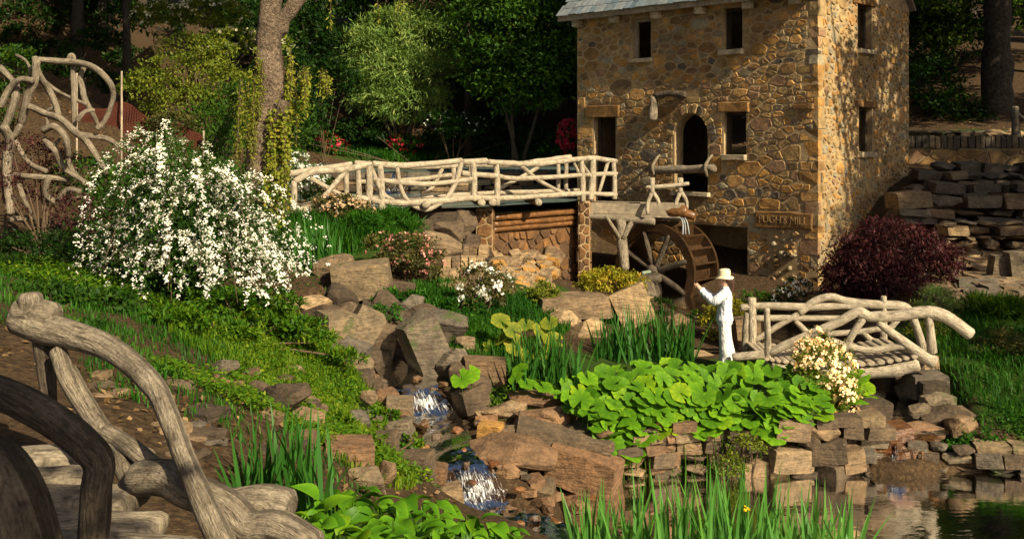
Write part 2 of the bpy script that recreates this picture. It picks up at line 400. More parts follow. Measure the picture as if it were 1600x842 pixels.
def cloth(name, col, b=.02):
    t = NT(name); p = t.pos(); mp = t.new('ShaderNodeMapping'); mp.inputs['Scale'].default_value = (1.2, 1.2, .55); t.ln(p, mp.inputs[0]); n = t.noise(mp.outputs[0], 7, 2, .5); n2 = t.noise(p, 30, 2)
    t.set(t.mix(.15, col, t.ramp(n, [(.3, (.75, .75, .78)), (.7, (1, 1, 1))]), 'MULTIPLY'), .85, .15)
    t.bump(t.math('ADD', n, t.math('MULTIPLY', n2, .12)), .8, b); return t.m
M['jacket'] = cloth('white_jacket_cloth', (0.60, 0.63, 0.67), .09)
M['trousers'] = cloth('white_trouser_cloth', (0.64, 0.63, 0.59), .09)
M['hat'] = cloth('cream_hat_cloth', (0.68, 0.58, 0.37), .01)
M['skin'] = NT('skin').set((0.52, 0.30, 0.20), .55).m
M['hair'] = NT('dark_brown_hair').set((0.055, 0.026, 0.016), .4).m
M['shoe'] = NT('white_shoe').set((0.7, 0.68, 0.62), .6).m
M['phone'] = NT('black_phone').set((0.015, 0.015, 0.018), .25, .5).m
def net_mat():
    t = NT('orange_plastic_net'); t.set((0.06, 0.014, 0.006), .9); return t.m  # orange taken down to dark brown: the net's shade is put into its colour
M['net'] = net_mat()

# ------------------------------------------------------------------ terrain
def sstep(a, b, x):
    t = np.clip((x - a) / (b - a), 0, 1); return t * t * (3 - 2 * t)

def poly_sd(x, y, poly):
    """signed distance to polygon, negative inside"""
    d = np.full(x.shape, 1e9); ins = np.zeros(x.shape, bool); n = len(poly)
    for i in range(n):
        ax, ay = poly[i]; bx, by = poly[(i + 1) % n]
        ex, ey = bx - ax, by - ay
        t = np.clip(((x - ax) * ex + (y - ay) * ey) / (ex * ex + ey * ey), 0, 1)
        d = np.minimum(d, np.hypot(x - ax - t * ex, y - ay - t * ey))
        c = ((ay > y) != (by > y)) & (x < (bx - ax) * (y - ay) / ((by - ay) if by != ay else 1e-9) + ax)
        ins ^= c
    return np.where(ins, -d, d)

def line_d(x, y, pts):
    """distance to polyline and interpolated third value"""
    d = np.full(x.shape, 1e9); z = np.zeros(x.shape)
    for (ax, ay, az), (bx, by, bz) in zip(pts, pts[1:]):
        ex, ey = bx - ax, by - ay
        t = np.clip(((x - ax) * ex + (y - ay) * ey) / (ex * ex + ey * ey), 0, 1)
        dd = np.hypot(x - ax - t * ex, y - ay - t * ey)
        z = np.where(dd < d, az + t * (bz - az), z); d = np.minimum(d, dd)
    return d, z

CP = [tuple(P(*q)) for q in [
    (20, 400, 16), (60, 345, 20), (150, 262, 25), (200, 190, 28), (100, 120, 34), (250, 60, 40), (380, 120, 38), (100, 20, 50), (-200, 200, 26), (-100, 420, 14),
    (415, 347, 22), (480, 332, 24), (560, 330, 25), (500, 430, 20), (560, 362, 23), (620, 400, 21.5), (640, 432, 20.5), (720, 440, 20.5), (760, 480, 19), (680, 480, 18.5),
    (740, 545, 17), (830, 480, 19.5), (800, 425, 23.5), (880, 435, 24.5), (840, 450, 27), (960, 485, 24), (1000, 490, 22), (900, 540, 17.8), (1060, 540, 19),
    (300, 530, 13), (450, 550, 14), (560, 600, 14.5), (250, 600, 9.5), (400, 640, 9.5), (560, 700, 11), (640, 740, 11.3), (600, 800, 9), (450, 800, 7), (300, 480, 15), (460, 485, 17), (545, 440, 19), (180, 470, 13.5), (120, 560, 9.5),
    (1400, 470, 22), (1300, 445, 25), (1480, 440, 23), (1590, 440, 23.5), (1500, 402, 25.5), (1620, 405, 25.5), (1450, 305, 28.3), (1580, 305, 28.6), (1450, 268, 30.2), (1580, 272, 31), (1700, 272, 31),
    (1550, 500, 19.5), (1500, 560, 17), (1580, 620, 15.6), (1590, 690, 14.6), (1700, 600, 15.8), (1500, 150, 46), (1500, 60, 58)]]
CP += [(0, 0, 3.0), (-4, 0, 3.1), (4, 0, 2.5), (0, -8, 3.2), (8, 0, 1.8), (12, 2, 1.8), (-8, 4, 3.0), (0, 4, 2.1), (-1.9, 5.0, 2.3), (-3.4, 6.6, 2.55), (-4, 4.5, 2.6), (-0.6, 6.5, 1.75), (0.6, 9, .9), (1.6, 7, 1.0),
       (.5, 13.5, .1), (1.0, 13.7, .08), (0, 13.1, .2), (.2, 14.1, .35), (.3, 14.9, .78), (1.5, 14.8, .8), (3, 14.8, .82), (4.4, 14.9, .85), (3.5, 17, .91), (5, 16, .88), (2, 17, .95), (3.5, 19, .86), (.5, 17, 1.05), (-.2, 15.6, .85),
       (6, 24, .75), (7.9, 26, .85), (4, 26, .6), (2.5, 29, .7), (9.5, 25, 1.1), (12, 32, 3.6), (6, 37, 3.9), (3, 35, 3.3),
       (15, 33.2, 3.7), (20, 33, 3.7), (14, 35.5, 4.75), (20, 35.5, 4.8), (14, 39, 4.95), (20, 39, 5.1),
       (12, 16, 1.0), (14, 20, 1.4), (20, 25, 1.9), (17, 12, 1.2), (25, 35, 5), (30, 45, 7),
       (-11, 33, 3.9), (-14, 38, 4.6), (-16, 45, 5.6), (-15, 55, 5.5), (-5, 57, 3.8), (5, 57, 3.9), (10, 50, 4.4), (-5, 70, 8), (10, 70, 9), (-25, 45, 10), (30, 60, 11), (-25, 70, 14), (35, 80, 16),
       (0, 90, 14), (-40, 30, 9), (-25, 18, 4.5), (-12, 18, 3.0), (-20, 5, 3.6), (30, 10, 2.2), (40, 30, 5), (0, -30, 3.6), (-40, -5, 5), (40, -5, 3)]
CP = np.array(CP)
def _tps(): # thin-plate surface through the survey points
    n = len(CP); r = np.hypot(CP[:, None, 0] - CP[None, :, 0], CP[:, None, 1] - CP[None, :, 1])
    K = r * r * np.log(r + 1e-9) + np.eye(n) * 0.6
    Pm = np.c_[np.ones(n), CP[:, :2]]
    A = np.zeros((n + 3, n + 3)); A[:n, :n] = K; A[:n, n:] = Pm; A[n:, :n] = Pm.T
    return np.linalg.solve(A, np.r_[CP[:, 2], 0, 0, 0])
TPS = _tps()

POND = [(.95, 13.75), (1.6, 14.1), (2.6, 14.25), (4, 14.25), (5.2, 14.3), (6.5, 14.2), (9, 14.0), (12, 13.2), (13, 9), (11, 5), (6, 3.6), (3.2, 5.5), (1.6, 9), (1.0, 11.3)]
LAKE = [(-12, 36.9), (-6, 36.8), (0, 36.9), (5, 37.3), (6, 45), (4, 54), (-4, 55), (-11, 53), (-14, 45)]
POOL = [(-7.2, 26.5), (-5.2, 26.2), (-3.2, 27.2), (-1.2, 28.4), (1.2, 30.4), (2.0, 32.2), (2.0, 35.8), (-8, 35.8), (-9, 31)]
STREAM = [(-2.6, 17.8, 1.02), (-2.12, 17, 1.0), (-1.55, 15.7, .95), (-1.36, 15.35, .88), (-1.2, 15.0, .64), (-.92, 14.4, .62), (-.86, 13.4, .57), (-.56, 12.95, .50), (-.36, 12.5, .20), (0, 12.2, .15), (.5, 11.8, .06), (1.3, 11.3, 0.0)]
RACE = [(3.2, 28.6, .3), (4.3, 27.2, .3), (5.3, 23.8, .3), (6.0, 19.5, .3), (6.2, 17, .28), (6.0, 15.5, .28), (5.5, 14.85, .28)]

def G(x, y):
    x = np.asarray(x, float); y = np.asarray(y, float); sh = x.shape
    x = x.ravel(); y = y.ravel()
    z = np.empty_like(x)
    for i in range(0, len(x), 20000):
        xs, ys = x[i:i + 20000], y[i:i + 20000]
        r = np.hypot(xs[:, None] - CP[None, :, 0], ys[:, None] - CP[None, :, 1])
        z[i:i + 20000] = (r * r * np.log(r + 1e-9)) @ TPS[:-3] + TPS[-3] + TPS[-2] * xs + TPS[-1] * ys
    far = sstep(35, 75, np.hypot(x, y - 28))
    zf = 4 + .22 * np.maximum(0, y - 45) * sstep(45, 70, y) + .09 * np.maximum(0, -x - 15) + .05 * np.maximum(0, x - 25)
    zf = np.minimum(zf, 34)
    z = z * (1 - far) + zf * far
    z = z + .05 * np.sin(1.9 * x + .7 * y) * np.sin(1.3 * y - .6 * x + 1) + .025 * np.sin(5.1 * x + 2) * np.sin(4.3 * y + 1.7 * x)
    w = sstep(.55, -.1, poly_sd(x, y, POND)); z = z * (1 - w) - .45 * w
    d, zb = line_d(x, y, STREAM); w = sstep(1.25, .36, d); z = z * (1 - w) + (zb - .13) * w
    d, zb = line_d(x, y, RACE); w = sstep(1.05, .6, d); z = z * (1 - w) + (zb - .1) * w
    w = sstep(1.4, 0, poly_sd(x, y, LAKE)); z = z * (1 - w) + 3.1 * w
    w = sstep(1.0, 0, poly_sd(x, y, POOL)); z = z * (1 - w) + 2.3 * w
    return z.reshape(sh)

def g1(x, y): return float(G(np.array([x]), np.array([y]))[0])

GRASSZ = [(-3.0, 13.9, 1.4, 1.9), (-2.0, 11.8, .8, 1.5), (9.5, 17, 3.5, 4), (-1.2, 18.6, 1.3, 2.0), (-3.8, 22.2, 1.8, 1.6), (-2, 58, 14, 4), (15, 37, 8, 3), (2.5, 16, 3.5, 2), (-.3, 8, 1.2, 2.0), (-6, 15.5, 2.5, 2), (1.0, 21.5, 1.6, 2)]
def graded(lo, a, b, hi, s, k):
    xs = list(np.arange(a, b, s)); d = s; x = xs[-1]
    while x < hi: d *= k; x += d; xs.append(x)
    d = s; x = xs[0]; pre = []
    while x > lo: d *= k; x -= d; pre.append(x)
    return np.array(pre[::-1] + xs)
def build_ground():
    xs = graded(-260, -8, 12, 260, .115, 1.09); ys = graded(-160, 4, 31, 380, .115, 1.08)
    X, Y = np.meshgrid(xs, ys); Z = G(X, Y)
    nx, ny = len(xs), len(ys)
    i = np.arange(nx * ny).reshape(ny, nx)
    Q = np.stack([i[:-1, :-1], i[:-1, 1:], i[1:, 1:], i[1:, :-1]], -1).reshape(-1, 4)
    me = mesh_np('ground', np.stack([X, Y, Z], -1).reshape(-1, 3), Q, smooth=True)
    g = np.zeros(X.shape)
    for cx, cy, rx, ry in GRASSZ: g = np.maximum(g, sstep(1.3, .6, np.hypot((X - cx) / rx, (Y - cy) / ry)))
    attr(me, 'grass', (g * .85).ravel())
    tag(obj('ground', me, M['ground']), 'uneven garden ground of brown soil, leaf litter and moss', 'ground', kind='structure')
build_ground()

# ---- water
def sheet(name, poly, z, mat, label, grow=.5, n=40):
    xs = [p[0] for p in poly]; ys = [p[1] for p in poly]
    c = Vector((sum(xs) / len(xs), sum(ys) / len(ys)))
    V = []
    for p in poly:
        d = Vector(p) - c; q = Vector(p) + d.normalized() * grow; V.append((q.x, q.y, z))
    tag(obj(name, mesh_py(name, V, [list(range(len(V)))]), mat), label, 'water', kind='structure')
sheet('pond', POND, 0.0, M['pond'], 'dark brown still pond below the dry stone bank', .35)
sheet('lake', LAKE, 3.55, M['lake'], 'pale upper lake beyond the long log bridge', .3)
sheet('pool', POOL, 2.86, M['lake'], 'blue green pool just behind the long log bridge', .3)

def ribbon(name, pts, w, label, mat, nseg=90, foam=1.0, cross=9, rough=.02):
    C = catmull([Vector(p) for p in pts], nseg); V = []; A = []; U = []; run = 0
    for i, c in enumerate(C):
        t = (C[min(i + 1, nseg - 1)] - C[max(i - 1, 0)]); sl = max(0, -t.z) / (math.hypot(t.x, t.y) + 1e-6)
        tt = Vector((t.x, t.y, 0)).normalized(); s = Vector((-tt.y, tt.x, 0)); run += (C[i] - C[i - 1]).length if i else 0
        below = max([0] + [max(0, C[j].z - c.z) * (1 - (i - j) / 12) for j in range(max(0, i - 12), i)])
        for j in range(cross):
            u = (j / (cross - 1) - .5) * 2
            ww = w * (.85 + .3 * math.sin(i * .33 + 1) * .5)
            zz = rough * math.sin(i * 1.7 + j * 2.3) * math.cos(j * 1.1 + i * .5) * (1 + 2 * min(1, sl))
            V.append(c + s * u * ww + Vector((0, 0, zz))); U.append((j / cross, run))
            A.append((min(.95, sl * .68 + below * 1.7) * (1 - .35 * abs(u)) + .04) * foam)
    Q = [[i * cross + j, i * cross + j + 1, (i + 1) * cross + j + 1, (i + 1) * cross + j] for i in range(nseg - 1) for j in range(cross - 1)]
    me = mesh_np(name, np.array([tuple(v) for v in V]), np.array(Q), uv=U, smooth=True); attr(me, 'foam', A)
    return tag(obj(name, me, mat), label, 'water', kind='structure')
ribbon('stream', [(x, y, z) for x, y, z in STREAM], .40, 'shallow brown brook with white rapids tumbling between rocks', M['stream'], 110)
ribbon('mill_race', [(x, y, z + .22) for x, y, z in RACE] + [(5.42, 14.66, .5)], .75, 'narrow dark channel flowing under the short log bridge', M['stream'], 120, rough=.008)

ribbon('waterfall', [(5.44, 14.75, .51), (5.42, 14.6, .48), (5.38, 14.34, .25), (5.36, 14.2, .0), (5.35, 14.0, -.02)], .16, 'thin trickle of water over the small pond cascade', M['stream'], 30, rough=.01, foam=.42)
ribbon('waterfall', [(-4.3, 36.9, 3.58), (-4.3, 36.3, 3.56), (-4.3, 35.8, 3.3), (-4.3, 35.6, 2.9), (-4.3, 35.0, 2.87)], 1.0, 'pale sheet of water spilling over the weir into the pool', M['stream'], 40, rough=.03, foam=.5)

# ------------------------------------------------------------------ masonry helpers
def clip_half(poly, nx, ny, c):
    """keep nx*x+ny*y <= c"""
    out = []
    for i in range(len(poly)):
        p, q = poly[i], poly[(i + 1) % len(poly)]
        dp, dq = nx * p[0] + ny * p[1] - c, nx * q[0] + ny * q[1] - c
        if dp <= 0: out.append(p)
        if (dp < 0 < dq) or (dq < 0 < dp):
            t = dp / (dp - dq); out.append((p[0] + t * (q[0] - p[0]), p[1] + t * (q[1] - p[1])))
    return out

def outside_edge(poly, p):
    """convex CCW polygon: the edge the point lies farthest outside of -> (dist, nx, ny, c)"""
    best = (-1e9, 0, 0, 0)
    for i in range(len(poly)):
        (ax, ay), (bx, by) = poly[i], poly[(i + 1) % len(poly)]
        l = math.hypot(bx - ax, by - ay) or 1e-9; nx, ny = (by - ay) / l, -(bx - ax) / l
        d = (p[0] - ax) * nx + (p[1] - ay) * ny
        if d > best[0]: best = (d, nx, ny, nx * ax + ny * ay)
    return best

def rubble(x0, x1, y0, y1, rmin, rmax, avoid=(), stretch=1.35, seed=1, tries=9000):
    """random rubble masonry: Voronoi cells of unevenly sized darts, cut back round the openings"""
    rg = random.Random(seed); S = []
    for k in range(tries):
        r = rmin + (rmax - rmin) * rg.random() ** 2.2 * (1 - .6 * k / tries)
        p = (rg.uniform(x0, x1), rg.uniform(y0, y1))
        if any(outside_edge(a, p)[0] < r * .35 for a in avoid): continue
        if all(((p[0] - q[0]) / stretch) ** 2 + (p[1] - q[1]) ** 2 > ((r + q[2]) * .92) ** 2 for q in S): S.append((*p, r))
    A = np.array([(s[0] / stretch, s[1]) for s in S]); out = []
    for i, (sx, sy, r) in enumerate(S):
        d = np.hypot(A[:, 0] - A[i, 0], A[:, 1] - A[i, 1]); nb = np.argsort(d)[1:22]
        poly = [(x0 / stretch, y0), (x1 / stretch, y0), (x1 / stretch, y1), (x0 / stretch, y1)]
        ax, ay = A[i]
        for j in nb:
            nx, ny = A[j] - A[i]
            w = (S[i][2] ** 2 - S[j][2] ** 2) * .5           # power diagram: bigger darts take more room
            poly = clip_half(poly, nx, ny, (A[j] @ A[j] - A[i] @ A[i]) / 2 + w)
            if len(poly) < 3: break
        if len(poly) < 3: continue
        poly = [(p[0] * stretch, p[1]) for p in poly]
        for a in avoid:
            dd, nx, ny, c = outside_edge(a, (sx, sy))
            poly = clip_half(poly, -nx, -ny, -c)
            if len(poly) < 3: break
        if len(poly) < 3: continue
        out.append(poly)
    return out

def area_c(poly):
    a = cx = cy = 0
    for i in range(len(poly)):
        (x0, y0), (x1, y1) = poly[i], poly[(i + 1) % len(poly)]; k = x0 * y1 - x1 * y0
        a += k; cx += (x0 + x1) * k; cy += (y0 + y1) * k
    return abs(a) / 2, (cx / (3 * a), cy / (3 * a)) if abs(a) > 1e-9 else poly[0]

def stone_VF(poly, place, rg, gap=.014, h=.04, bev=.03):
    """one proud stone from a 2-D cell; place(u, v, d) -> world"""
    A, (cx, cy) = area_c(poly); n = len(poly); r = math.sqrt(A / math.pi)
    ch = []
    for i in range(n):                                   # knock the corners off
        p, q = poly[i], poly[(i + 1) % n]; k = rg.uniform(.05, .17)
        ch.append((p[0] + (q[0] - p[0]) * k, p[1] + (q[1] - p[1]) * k)); ch.append((q[0] - (q[0] - p[0]) * k, q[1] - (q[1] - p[1]) * k))
    def ring(ins, d, j):
        o = []
        for x, y in ch:
            l = math.hypot(x - cx, y - cy) or 1e-6; f = max(.25, 1 - ins / l)
            o.append(place(cx + (x - cx) * f + rg.uniform(-j, j), cy + (y - cy) * f + rg.uniform(-j, j), d + rg.uniform(-j, j)))
        return o
    h = h * rg.uniform(.5, 1.25)
    V = ring(gap, -.012, .004) + ring(gap + min(bev, r * .35), h, .006); m = len(ch)
    return V, [[i, (i + 1) % m, m + (i + 1) % m, m + i] for i in range(m)] + [list(range(m, 2 * m))]

def wall_sheet(sp, place, x0, x1, z0, z1, ops, th, inner=True):
    xs = sorted({x0, x1, *[o[0] for o in ops], *[o[1] for o in ops]}); zs = sorted({z0, z1, *[o[2] for o in ops], *[o[3] for o in ops]})
    for a, b in zip(xs, xs[1:]):
        for c, d in zip(zs, zs[1:]):
            mx, mz = (a + b) / 2, (c + d) / 2
            if any(o[0] < mx < o[1] and o[2] < mz < o[3] for o in ops): continue
            sp.quad(place(a, c, 0), place(b, c, 0), place(b, d, 0), place(a, d, 0))
            if inner: sp.quad(place(a, c, -th), place(a, d, -th), place(b, d, -th), place(b, c, -th))
    for a, b, c, d in ops:
        for p, q in (((a, c), (b, c)), ((b, c), (b, d)), ((b, d), (a, d)), ((a, d), (a, c))):
            sp.quad(place(*p, 0), place(*p, -th), place(*q, -th), place(*q, 0))

# ------------------------------------------------------------------ the mill
C0 = Vector((7.92, 26.5, 0)); TH = R(44); cs, sn = math.cos(TH), math.sin(TH)
UF, NF = Vector((-cs, sn, 0)), Vector((-sn, -cs, 0))          # along the front (to the left), outward from the front
WS, NS = Vector((sn, cs, 0)), Vector((cs, -sn, 0))            # along the side (to the back), outward from the side
LF, LS, ZB, ZE = 8.16, 5.64, -.6, 8.62
def front(s, z, d=0): return C0 + UF * s + NF * d + Vector((0, 0, z))
def side(t, z, d=0): return C0 + WS * t + NS * d + Vector((0, 0, z))
def fs(px):
    k = (px - 800) / F_PX; return (C0.x - k * C0.y) / (cs + sn * k)
def fz(px, py): return CZ + (HY - py) / F_PX * (C0.y + sn * fs(px))
def ts(px):
    k = (px - 800) / F_PX; return (C0.y * k - C0.x) / (sn - cs * k)
def tz(px, py): return CZ + (HY - py) / F_PX * (C0.y + cs * ts(px))
def frect(xl, yt, xr, yb): # -> s0, s1, z0, z1
    xm = (xl + xr) / 2; return (fs(xr), fs(xl), fz(xm, yb), fz(xm, yt))
def trect(xl, yt, xr, yb):
    xm = (xl + xr) / 2; return (ts(xl), ts(xr), tz(xm, yb), tz(xm, yt))

mill = thing('mill_house', 'tall two-storey rubble stone mill house with arched doorway and shingle roof', 'building', front(LF / 2, .6, -2.8))
W1 = frect(986, 29, 1017, 91); W2 = frect(1130, 12, 1160, 77); W3 = frect(1131, 175, 1166, 242); D4 = frect(928, 183, 962, 318)
DOOR = frect(1054, 178, 1106, 300); PIT = frect(1066, 352, 1168, 520); PANEL = frect(1203, 359, 1248, 458)
S1 = trect(1340, 8, 1362, 77); S2 = trect(1342, 168, 1363, 237)
# line of sight through the lower right window to an opening in the rear wall
v = Vector(((1160 - 800) / F_PX, 1, 0)); pt = front(fs(1160), 0, 0)
kk = 1 + ((-LS) - 0) / v.dot(NF) / pt.y * 1.0
back_pt = Vector((0, 0, 0)) + v * pt.y * kk
sB = (back_pt - C0).dot(UF)
def back(s, z, d=0): return C0 + UF * s + NF * (-LS - d) + Vector((0, 0, z))
def left(t, z, d=0): return C0 + UF * (LF + d) - NF * t + Vector((0, 0, z))
sp = Soup(); TW = .42
wall_sheet(sp, front, 0, LF, ZB, ZE, [W1, W2, W3, D4, DOOR, PIT], TW)
wall_sheet(sp, side, 0, LS, ZB, ZE, [S1, S2], TW)
wall_sheet(sp, back, 0, LF, ZB, ZE, [(sB - .6, sB + .6, 4.3, 5.9)], TW)
wall_sheet(sp, left, 0, LS, ZB, ZE, [], TW)
ZR = ZE + 2.75
for fn, dd in ((side, 0), (side, -TW), (left, 0), (left, -TW)):
    sp.add([fn(0, ZE, dd), fn(LS, ZE, dd), fn(LS / 2, ZR, dd)], [[0, 1, 2]])
# pit recess: side walls, back
a, b, c, d = PIT
for s0, s1 in ((a - .05, a), (b, b + .05)): sp.box(front(s0, c, -1.4), UF * (s1 - s0), NF * .98, Vector((0, 0, d - c)))
sp.box(front(a - .05, d, -1.4), UF * (b - a + .1), NF * .98, Vector((0, 0, .06)))
sp.box(front(a - .05, c, -1.45), UF * (b - a + .1), NF * .05, Vector((0, 0, d - c)))
sp.box(front(.45, 2.98, -.45), UF * (LF - .9), NF * -(LS - .9), Vector((0, 0, .1)))   # upper floor
sp.box(front(.45, 5.9, -.45), UF * (LF - .9), NF * -(LS - .9), Vector((0, 0, .1)))
# door arch spandrels
ac, ar = (DOOR[0] + DOOR[1]) / 2, (DOOR[1] - DOOR[0]) / 2
zs_ = DOOR[3] - ar * 1.08
for sg in (-1, 1):
    pts = [(ac + sg * ar * math.cos(t), zs_ + ar * 1.08 * math.sin(t)) for t in np.linspace(0, math.pi / 2, 9)]
    for (p, q) in zip(pts, pts[1:]):
        e = ac + sg * ar
        for dd in (0.001, -TW - .001): sp.quad(front(p[0], p[1], dd), front(q[0], q[1], dd), front(q[0], DOOR[3], dd), front(p[0], DOOR[3], dd))
        sp.quad(front(*p, 0), front(*q, 0), front(*q, -TW), front(*p, -TW))
wall = sp.build('wall', M['mortar'], mill)

def rect_poly(r, g=.0): a, b, c, d = r; return [(a - g, c - g), (b + g, c - g), (b + g, d + g), (a - g, d + g)]
def dressed(name, fn, r, d0, d1, mat, parent, rg=rnd, j=.015, rv=None):
    """roughly squared slab standing proud of the wall"""
    a, b, c, d = r; V = []
    n = 5
    top = [(a + (b - a) * i / n, d + rg.uniform(-j, j)) for i in range(n + 1)]; bot = [(a + (b - a) * i / n, c + rg.uniform(-j, j)) for i in range(n + 1)]
    ring = bot + top[::-1]; m = len(ring); cx, cz = (a + b) / 2, (c + d) / 2
    V = [fn(x, z, d0) for x, z in ring] + [fn(x, z, d1 - .02) for x, z in ring] + [fn(cx + (x - cx) * (1 - .05 / max(.2, b - a)), cz + (z - cz) * .9, d1 + rg.uniform(-.006, .006)) for x, z in ring]
    Fc = [[k * m + i, k * m + (i + 1) % m, (k + 1) * m + (i + 1) % m, (k + 1) * m + i] for k in (0, 1) for i in range(m)] + [list(range(2 * m, 3 * m)), list(range(m))[::-1]]
    return obj(name, mesh_py(name, V, Fc, rg.random() if rv is None else rv), mat, parent)

SIGN = frect(1182, 331, 1270, 357)
LINT = [frect(916, 165, 968, 183), frect(1123, 160, 1171, 175), frect(1240, 163, 1272, 170), frect(1055, 140, 1095, 150)]
avoid = [rect_poly(r, .03) for r in (W1, W2, W3, D4, PIT, PANEL, SIGN, *LINT)]
SILLS = [frect(984, 92, 1020, 98), frect(1124, 78, 1162, 86), frect(1129, 242, 1167, 250)]
avoid += [rect_poly(r, .02) for r in SILLS]
QN = []; zq = .5; kq = 0
while zq < ZE - .2:
    hq = rnd.uniform(.13, .42); la, lb = (rnd.uniform(.3, .55), rnd.uniform(.1, .25)) if rnd.random() < .5 else (rnd.uniform(.12, .28), rnd.uniform(.25, .5))
    QN.append((la, lb, zq, zq + hq)); zq += hq; kq += 1
avoid += [rect_poly((0, q[0], q[2], q[3]), .0) for q in QN]
VR = .30
arch_poly = [(ac + (ar + VR) * math.cos(t), zs_ + (ar * 1.08 + VR) * math.sin(t)) for t in np.linspace(0, math.pi, 14)]
avoid += [[(ac - ar - .06, DOOR[2] - .1), (ac + ar + .06, DOOR[2] - .1), (ac + ar + .06, zs_), (ac - ar - .06, zs_)], [(ac - ar - VR, zs_ - .02), (ac + ar + VR, zs_ - .02)] + arch_poly[1:-1]]
cells = [(area_c(p)[0], p, front) for p in rubble(0.02, LF - .02, .1, ZE - .05, .07, .27, avoid, 1.55, 3, 30000)]
avs = [rect_poly(r, .03) for r in (S1, S2)] + [rect_poly(r, .02) for r in (trect(1340, 78, 1365, 85), trect(1342, 238, 1365, 246))] + [rect_poly((0, q[1], q[2], q[3]), .0) for q in QN]
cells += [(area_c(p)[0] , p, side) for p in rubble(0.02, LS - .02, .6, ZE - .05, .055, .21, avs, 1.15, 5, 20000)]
cells = [c for c in cells if c[0] > .004]
cells.sort(key=lambda c: -c[0] * (1 if c[2] is front else .55))
rg = random.Random(11); rest = Soup(); nst = 0
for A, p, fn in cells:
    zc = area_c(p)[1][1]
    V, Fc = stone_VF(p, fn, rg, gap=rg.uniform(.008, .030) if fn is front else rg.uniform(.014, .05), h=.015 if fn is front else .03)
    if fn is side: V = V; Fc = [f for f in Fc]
    rv = rg.random() if fn is front else rg.choice([.26, .4, .68, .87, .97, .58, .13, .7, .97, .3, .8])  # side wall stones picked paler: limewash, with its sunlight put into the colour
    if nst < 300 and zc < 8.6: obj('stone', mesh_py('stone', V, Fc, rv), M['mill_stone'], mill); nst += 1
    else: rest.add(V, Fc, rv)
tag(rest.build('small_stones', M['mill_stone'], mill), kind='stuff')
for la, lb, z0, z1 in QN:                                  # corner stones, laid long and short in turn
    g_, pr = .016, .008; z0 += g_; z1 -= g_; j = lambda: rg.uniform(-.016, .016)
    base = [(-pr, -pr), (la - g_, -pr), (la - g_, .1), (.1, .1), (.1, lb - g_), (-pr, lb - g_)]      # (along front, along side) L plan; minus is outward
    def qp(a_, b_, z): return C0 + UF * a_ + WS * b_ + Vector((0, 0, z))
    n6 = len(base); V = [qp(a_ + j(), b_ + j(), z0 + j()) for a_, b_ in base] + [qp(a_ + j(), b_ + j(), z1 + j()) for a_, b_ in base]
    obj('quoin', mesh_py('quoin', V, [[i, (i + 1) % n6, n6 + (i + 1) % n6, n6 + i] for i in range(n6)] + [list(range(n6))[::-1], list(range(n6, 2 * n6))], rg.random()), M['mill_stone'], mill)
# roof gable stones are above the frame; quoins, lintels, sills, sign
for r in LINT[:3]: dressed('lintel', front, r, -.1, .07, M['lintel'], mill)
for r in SILLS: dressed('window_sill', front, r, -.3, .12, M['sill'], mill, j=.006)
for r in (trect(1340, 78, 1365, 85), trect(1342, 238, 1365, 246)): dressed('window_sill', side, r, -.3, .12, M['sill'], mill, j=.006)
dressed('lintel', side, trect(1332, -6, 1366, 8), -.1, .06, M['lintel'], mill)
dressed('lintel', side, trect(1334, 158, 1368, 168), -.1, .06, M['lintel'], mill)
dressed('threshold', front, frect(1050, 300, 1110, 306), -.3, .14, M['sill'], mill, j=.008)
nv = 15
for i in range(nv):                                        # voussoirs of the door arch
    t0, t1 = math.pi * (i + .06) / nv, math.pi * (i + .94) / nv
    q = [(ac + (ar + e) * math.cos(t), zs_ + (ar * 1.08 + e) * math.sin(t)) for t, e in ((t0, .01), (t0, VR - .03 * rg.random()), (t1, VR - .03 * rg.random()), (t1, .01))]
    V, Fc = stone_VF(q[::-1] if False else q, front, rg, gap=.004, h=.06, bev=.015)
    obj('arch_stone', mesh_py('arch_stone', V, Fc, rg.choice([.78, .8, .6, .96, .3, .78])), M['mill_stone'], mill)
# sunken panel of broken stone
for k in range(46):
    a, b, c, d = PANEL
    s, z = rg.uniform(a + .04, b - .04), rg.uniform(c + .05, d - .05); w, hh = rg.uniform(.05, .1), rg.uniform(.035, .08)
    q = [(s + w * math.cos(t) * rg.uniform(.7, 1.2), z + hh * math.sin(t) * rg.uniform(.7, 1.2)) for t in np.linspace(0, 2 * math.pi, 6, endpoint=False) + rg.random()]
    V, Fc = stone_VF(q, lambda u, v_, dd: front(u, v_, dd - .01), rg, gap=.0, h=rg.uniform(.05, .15), bev=.03)
    obj('broken_stone', mesh_py('broken_stone', V, Fc, rg.choice([.3, .7, .2, .58, .98])), M['mill_stone'], mill)
sign = dressed('name_stone', front, SIGN, -.1, .075, M['lintel'], mill, j=.02)
sign["label"] = "long brown slab carved with the mill's name"
cu = bpy.data.curves.new('lettering', 'FONT'); cu.body = "PUGH'S MILL"; cu.extrude = .004; cu.align_x = 'CENTER'; cu.align_y = 'CENTER'; cu.size = .30; cu.offset = -.006
to = bpy.data.objects.new('lettering_curve', cu); COL.objects.link(to); bpy.context.view_layer.update()
tm = bpy.data.meshes.new_from_object(to.evaluated_get(bpy.context.evaluated_depsgraph_get())); bpy.data.objects.remove(to)
wmax = max(abs(v_.co.x) for v_ in tm.vertices); fx = (SIGN[1] - SIGN[0]) * .43 / wmax
t_c = front((SIGN[0] + SIGN[1]) / 2, (SIGN[2] + SIGN[3]) / 2, .086)
for v_ in tm.vertices:
    v_.co = t_c - UF * v_.co.x * fx + Vector((0, 0, v_.co.y)) + NF * v_.co.z
